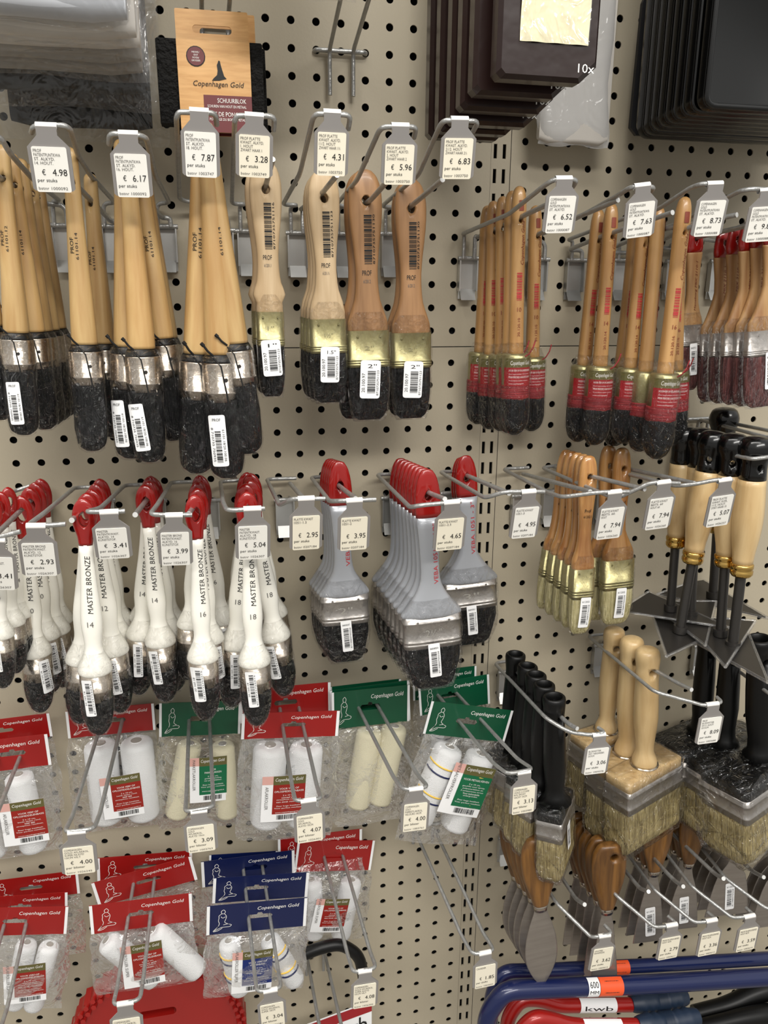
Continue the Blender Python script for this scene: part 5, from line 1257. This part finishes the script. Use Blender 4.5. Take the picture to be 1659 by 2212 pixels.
# ------------------------------------------------------------------ roller bags, lower row
hook_loop((30, 1920), (74, 1918), (-60, 2230), (0, 2224), 'double wire hook cut off at the lower left corner', DW)
hook_loop((294, 1872), (337, 1868), (244, 2172), (302, 2160), 'double wire hook through the lower red bags', DW)
hook_loop((524, 1862), (565, 1860), (555, 2143), (608, 2134), 'double wire hook with the 3.04 tag through the blue bags', DW)
hook_loop((698, 1842), (738, 1840), (763, 2101), (813, 2091), 'double wire hook with the 4.08 tag, lower row', DW)
hook_loop((893, 1787), (935, 1784), (1021, 2062), (1068, 2054), 'long empty double wire hook with the 1.85 tag', DW, drop=1.0)
hook_loop((661, 2054), (698, 2044), (700, 2262), (750, 2258), 'double wire hook at the bottom edge beside the red and white card', DW)
hook_loop((712, 107), (763, 110), (768, -150), (842, -150), 'empty double wire prong with a crossbar on the bare wall at the top', DW, drop=1.65, closed=False, df=7)
hook_loop((436, 48), (492, 52), (434, -160), (510, -160), 'double wire prong carrying the sanding block packs', DW, drop=.5, closed=False, df=8)
bag((-30, 1905), (168, 1880), .8, 60, 220, 'redhd', 'rearmost red-headed bag at the lower left', RB, ins=None, rollers=None)
bag((-50, 1940), (146, 1927), 5.4, 60, 240, 'redhd', 'second red-headed bag at the lower left', RB, hk=((30,1920),(-60,2230)), ins=None, rollers=None)
bag((-66, 1962), (148, 1958), 7.0, 72, 270, 'redhd', 'red-headed bag with two white rollers at the lower left', RB, hk=((30,1920),(-60,2230)), lines=L1, rollers=((.10, .44, 6), (.34, .46, 9)), rw=.20, rl=.85, insx=(.02, .34), insz=(.60, 1.10), insrot=4)
bag((209, 1854), (415, 1837), .7, 62, 220, 'redhd', 'rearmost red-headed bag of the lower middle left stack', RB, ins=None, rollers=None, hole=.5)
bag((197, 1908), (413, 1849), 4.8, 62, 240, 'redhd', 'tilted second red-headed bag of the lower middle left stack', RB, hk=((294,1872),(244,2172)), ins=None, rollers=None)
bag((192, 1957), (414, 1929), 7.0, 72, 232, 'redhd', 'foremost red-headed bag of the lower middle left stack', RB, hk=((294,1872),(244,2172)), lines=('2 x 10 cm,', 'voor zeer strak', 'en streeploos', 'resultaat.', '', 'Zeer hoge kwaliteit.', 'Voor perfect resultaat.', '', 'copenhagengold.nl'), rollers=((-.36, .42, -38), (.10, .36, -36)), rw=.22, rl=.74, insx=(-.10, .20), insz=(.38, .90), insrot=2)
bag((452, 1847), (600, 1838), .6, 50, 200, 'bluehd', 'rearmost blue-headed roller bag', RB, ins=None, rollers=None)
bag((434, 1862), (636, 1836), 3.2, 62, 220, 'bluehd', 'third blue-headed roller bag from the front', RB, hk=((524,1862),(555,2143)), ins=None, rollers=None)
bag((461, 1897), (668, 1884), 5.0, 60, 220, 'bluehd', 'second blue-headed roller bag from the front', RB, hk=((524,1862),(555,2143)), ins=None, rollers=None)
bag((447, 1958), (664, 1939), 7.0, 70, 225, 'bluehd', 'foremost blue-headed roller bag', RB, hk=((524,1862),(555,2143)), ins='blue', lines=('2 x 9 cm,', 'voor zeer glad', 'resultaat en directe', 'dekking.', '', 'Zeer hoge kwaliteit.', 'Voor perfect resultaat.', '', 'copenhagengold.nl'), rollers=((-.28, .42, -12), (.12, .42, -28)), rw=.19, rl=.66, stripes=True, insx=(-.14, .16), insz=(.44, .94))
bag((600, 1812), (782, 1790), .6, 66, 150, 'redhd', 'red-headed bag behind the one with the 4.08 tag', RB, ins=None, rollers=None)
bag((643, 1818), (810, 1815), 3.4, 70, 225, 'redhd', 'red-headed bag with two slim white rollers behind the 4.08 hook', RB, hk=((698,1842),(763,2101)), lines=L1, rollers=((-.28, .50, -9), (.24, .50, 3)), rw=.24, rl=.86, insx=(-.12, .20), insz=(.66, 1.16), insrot=-4)
for top, bot, ln, pr, nr, ex, w in (
 ((271, 2167), (276, 2250), ['COPENHAGEN', 'GOLD AFLAKROL.', 'ALKYD 10CM'], '4.31', '1026245', ' cut off by the bottom edge', 1.3), ((584, 2139), (594, 2208), ['COPENHAGEN', 'GOLD AFLAKROL.', 'SUPER 10CM'], '3.04', '1026281', '', 1.2),
 ((788, 2097), (784, 2168), ['COPENHAGEN', 'GOLD AFLAKROL.', 'SUPER ALKYD', '10CM VILT'], '4.08', '1026305', '', 1.2), ((1047, 2058), (1049, 2124), ['CILINDER'], '1.85', '1003601', '', 1.15)):
    price_tag(top, bot, 7.8, ln, T(pr, ex), nr, w, unit='per blister' if pr != '1.85' else 'per stuks', card='cardc')

# ------------------------------------------------------------------ putty knives
KH = [((1090, 1800), [(1120, 1815, 1.0), (1200, 1949, 6.4), (1275, 2023, 7.8), (1286, 2024, 8), (1323, 2016, 8), (1306, 1998, 7.5)], [(1150, 1800, .5), (1244, 1942, 6.8), (1263, 1954, 7.8)], 'carrying the leaf-shaped putty knives and the 3.62 tag'),
 ((1240, 1790), [(1252, 1812, 1.2), (1328, 1932, 6.4), (1413, 2003, 7.8), (1437, 2001, 8), (1462, 1996, 8), (1443, 1979, 7.5)], [(1290, 1810, .5), (1320, 1845, 3.2), (1382, 1919, 6.8), (1401, 1926, 7.8)], 'carrying the narrow scrapers and the 2.79 tag'),
 ((1330, 1770), [(1335, 1817, 1.6), (1413, 1922, 6.4), (1500, 1993, 7.8), (1524, 1991, 8), (1547, 1986, 8), (1529, 1971, 7.5)], [(1355, 1790, .8), (1440, 1885, 6.2), (1457, 1902, 6.8), (1476, 1915, 7.8)], 'carrying the scrapers and the 3.36 tag'),
 ((1400, 1750), [(1393, 1784, 1.4), (1494, 1915, 6.4), (1582, 1983, 7.8), (1605, 1981, 8), (1629, 1977, 8), (1611, 1961, 7.5)], [(1400, 1755, .6), (1426, 1775, 2.4), (1545, 1888, 6.8), (1563, 1898, 7.8)], 'carrying the wider scrapers and the 3.59 tag'),
 ((1490, 1735), [(1453, 1753, 1.2), (1568, 1898, 6.4), (1659, 1966, 7.8), (1700, 1960, 8)], [(1470, 1735, .6), (1502, 1766, 2.4), (1625, 1882, 6.8), (1650, 1895, 7.8)], 'carrying the widest scrapers at the right edge')]
for brk, side, prod, lb in KH: hook_label('h', brk, side, prod, 'steep wire hook '+lb, HG, legs=False)
def knife(k, st, A, B, d, label, grp, yaw=0): put('knife%s%d' % (k, st), b_knife(k, st), 'putty_knife', A, B, d, label, 'putty knife', grp, yaw)
N_ = ['foremost', 'second', 'third', 'fourth', 'rearmost', 'hindmost']
for i in range(5):
    knife('leaf', 0, (1164-i*12, 1806-i*12), (1171-i*13, 2132-i*20), 6.4-i*1.0, N_[i]+' leaf-shaped putty knife, lower middle', 'leaf-shaped putty knives', 0 if i == 0 else -24)
for i in reversed(range(5)):
    knife(.085, 0, (1316-i*15, 1822-i*16), (1304-i*15.5, 2130-i*23), 6.0-i*1.0, N_[i]+' narrow scraper above the 3.62 tag', 'scrapers', -6)
for i in reversed(range(3)):
    knife(.105, 1 if i == 0 else 0, (1424-i*15, 1755-i*15), (1399-i*16, 2034-i*17), 4.4-i*1.0, N_[(0, 1, 4)[i]]+' scraper above the 2.79 tag', 'scrapers', -4)
for i in reversed(range(3)):
    knife(.125, 1 if i == 0 else 0, (1502-i*14, 1748-i*14), (1471-i*15, 2006-i*16), 4.4-i*1.0, N_[(0, 1, 4)[i]]+' scraper above the 3.36 tag', 'scrapers', -4)
for i in reversed(range(4)):
    knife(.170, 1 if i == 0 else 0, (1604-i*17, 1718-i*14), (1569-i*17, 1976-i*15), 4.6-i*.9, N_[(0, 1, 2, 4)[i]]+' wide scraper above the 3.59 tag', 'scrapers', -4)
for i in reversed(range(3)):
    knife(.19, 0, (1722-i*16, 1700-i*12), (1680-i*16, 1998-i*14), 5.0-i*.9, N_[(0, 1, 4)[i]]+' widest scraper cut off by the right edge', 'scrapers', -4)
for top, bot, ln, pr, nr in (((1305, 2021), (1290, 2088), ['STUCMES', 'BOOGMODEL'], '3.62', '1003612'), ((1450, 1998), (1438, 2064), ['PROF PLAMUURMES', 'HOUT 4CM'], '2.79', '1003611'), ((1536, 1988), (1524, 2056), ['PROF PLAMUURMES', 'HOUT 6CM'], '3.36', '1003613'), ((1618, 1979), (1607, 2046), ['PROF PLAMUURMES', 'HOUT 8CM'], '3.59', '1003614')):
    price_tag(top, bot, 7.8, ln, T(pr), nr, 1.2, card='cardc')

# ------------------------------------------------------------------ bow saws and other tools along the bottom
def saw(pts, r, m, label, lab, grip=None, name='bow_saw', flat=1.0):
    A = at(*pts[0][:2], pts[0][2]); o = empty(name, Matrix.Translation(A), label, 'saw', 'tubular saw frames'); inv = Matrix.Translation(-A)
    W_ = [at(*p) for p in pts]
    def fr(mb): tube(mb, fillet(W_, 1.2*P, 8), r*P, M[m], 16); mb.xf(inv)
    obj('frame', mk('frame', fr)[1], o)
    for a, b, mm, txt, tm, ty in lab:
        p, q = at(*a), at(*b); dr = (q-p).normalized(); up = Vector((0, 0, 1)); up = (up-dr*up.dot(dr)).normalized(); nn = dr.cross(up)
        if nn.y > 0: nn = -nn
        L_ = (q-p).length
        def lb(mb):
            vs = []; n = 10
            for e in (p, q):
                for i in range(n+1):
                    a_ = R(-50+150*i/n); vs.append(e+(nn*math.cos(a_)+up*math.sin(a_))*(r*P*1.03))
            mb.add(vs, [(i, i+1, n+2+i, n+1+i) for i in range(n)], M[mm]); 
            f = lambda x, z: p+dr*(x*L_)+(nn*math.cos(z+.55)+up*math.sin(z+.55))*(r*P*1.07)
            if txt == 'bars': barcode(mb, .2, .8, -.5, .7, M['ink'], f, vert=False)
            else:
                for i, s in enumerate(txt.split('|')): text(mb, s, .12, (.05 if '|' in txt and i == 0 else -.55), .76, .6 if i == 0 else .35, M[tm], f)
            mb.xf(inv)
        obj('label', mk('label', lb)[1], o)
    if grip:
        g = [at(*p) for p in grip]
        def gp(mb):
            q = fillet(g, .3*P, 3); pts_, rs = [], []
            tot = 34
            for i in range(tot+1):
                u = i/tot*(len(q)-1); k = min(int(u), len(q)-2); pts_.append(q[k].lerp(q[k+1], u-k)); rs.append((r*1.32+(.09 if i % 2 else 0))*P*(1 if .03 < i/tot < .97 else .8))
            tube(mb, pts_, .1, M['grip'], 18, rs=rs); mb.xf(inv)
        obj('grip', mk('grip', gp)[1], o)['label'] = 'ribbed navy rubber grip'
saw([(1062, 2240, 4.6), (1060, 2150, 4.6), (1085, 2098, 4.6), (1140, 2098, 4.6), (1400, 2086, 4.6), (1700, 2068, 4.6)], .36, 'bluemetal', 'blue tubular bow saw frame, upper and rearmost of the two', [((1314, 2090, 4.6), (1354, 2088, 4.6), 'orange', 'bars', 'ink', 0)])
saw([(1045, 2290, 6.4), (1052, 2190, 6.4), (1090, 2140, 6.4), (1140, 2137, 6.4), (1400, 2126, 6.4), (1700, 2108, 6.4)], .45, 'bluemetal', 'blue tubular bow saw frame marked 600 MM, lower and nearer', [((1263, 2131, 6.4), (1287, 2130, 6.4), 'white', '600|MM', 'ink', 0), ((1288, 2130, 6.4), (1338, 2128, 6.4), 'orange', 'bars', 'ink', 0)])
saw([(1092, 2260, 5.6), (1098, 2195, 5.6), (1125, 2158, 5.6), (1165, 2158, 5.6), (1205, 2172, 5.6), (1362, 2170, 5.6)], .36, 'redmetal', 'red saw frame with white label and navy grip, upper one', [((1248, 2171, 5.6), (1326, 2170, 5.6), 'white', 'kwb', 'ink', 0)], [(1362, 2168, 5.6), (1425, 2162, 5.6), (1482, 2152, 5.6)], 'hacksaw')
saw([(1110, 2300, 6.8), (1124, 2225, 6.8), (1155, 2196, 6.8), (1190, 2202, 6.8), (1235, 2216, 6.8), (1376, 2216, 6.8)], .36, 'redmetal', 'red saw frame with navy grip, lower one at the bottom edge', [((1256, 2216, 6.8), (1338, 2216, 6.8), 'white', 'kwb', 'ink', 0)], [(1376, 2214, 6.8), (1440, 2210, 6.8), (1508, 2196, 6.8)], 'hacksaw')
def rod(name, pts, rs, m, label, cat, grp=None):
    A = at(*pts[0]); o = empty(name, Matrix.Translation(A), label, cat, grp); inv = Matrix.Translation(-A)
    def f(mb):
        q = fillet([at(*p) for p in pts], 1.0*P, 6); n = len(q); rr = [P*(rs[0]+(rs[1]-rs[0])*i/(n-1)) for i in range(n)]
        tube(mb, q, .1, M[m], 14, rs=rr); mb.xf(inv)
    obj('handle', mk('handle', f)[1], o)
    return o
rod('hand_tool', [(1500, 2190, 5), (1580, 2170, 5), (1640, 2140, 5), (1720, 2130, 5)], (.45, .6), 'blacksatin', 'curved black tool handle in the lower right corner, upper one', 'tool', 'black tool handles')
rod('hand_tool', [(1510, 2222, 6), (1600, 2200, 6), (1660, 2190, 6), (1730, 2200, 6)], (.45, .6), 'blacksatin', 'curved black tool handle in the lower right corner, lower one', 'tool', 'black tool handles')
def redscraper():
    A = at(346, 2222, 2.2); o = empty('drain_disc', Matrix.Translation(A), 'round red rubber disc with a toothed rim behind the lower red bags', 'rubber disc'); r = 4.2*P
    def f(mb):
        n = 120; c = []
        for i in range(n):
            a = 2*math.pi*i/n; k = r*(1+.022*math.sin(a*44)); c.append((k*math.cos(a), k*math.sin(a)))
        s = rrect(-.9*P, .9*P, 1.3*P, 1.75*P, .2*P)
        prism(mb, c, -.5*P, .5*P, M['redmetal'], [s])
    obj('disc', mk('disc', f)[1], o)
    def tth(mb):
        for ring in range(2):
            for i in range(54):
                a = 2*math.pi*(i+.5*ring)/54; q = r*(.985-.06*ring); x, z = q*math.cos(a), q*math.sin(a)
                tube(mb, [(x, -.5*P, z), (x*1.01, -.72*P, z*1.01)], .13*P, M['redmetal'], 6)
    obj('teeth', mk('teeth', tth)[1], o)
redscraper()
fs = rod('coping_saw', [(655, 2062, 2.6), (690, 2048, 2.6), (735, 2038, 2.6), (775, 2062, 2.6), (786, 2110, 2.6), (786, 2230, 2.6)], (.30, .30), 'blacksatin', 'black curved saw bow hanging behind the 4.08 tag', 'saw')
def kwb():
    A, B = at(640, 2222, 3.0), at(803, 2162, 3.0); C = at(806, 2260, 3.0)
    o = empty('saw_card', Matrix.Translation(A), 'white and red printed card lettered kwb at the bottom edge', 'card'); w = B.x-A.x
    x = (B-A); z = Vector((0, 0, -1))*3.2*P
    def f(mb):
        for e, m in ((0, 'white'),):
            v = [Vector((0, 0, 0)), x, x+z, z]; v += [p+Vector((0, .001, 0)) for p in v]
            mb.add(v, [(0, 1, 2, 3), (7, 6, 5, 4), (0, 4, 5, 1), (1, 5, 6, 2), (2, 6, 7, 3), (3, 7, 4, 0)], M[m], False)
    obj('card', mk('card', f)[1], o)
    def g(mb):
        fn = lambda a, b: x*a+z*(1-b)+Vector((0, -.0006, 0))
        quad(mb, 0, 1, .80, .99, M['redpr'], fn); text(mb, 'kwb', .50, .44, .44, .32, M['ink'], fn)
    obj('print', mk('print', g)[1], o)
kwb()
bpy.context.view_layer.update()
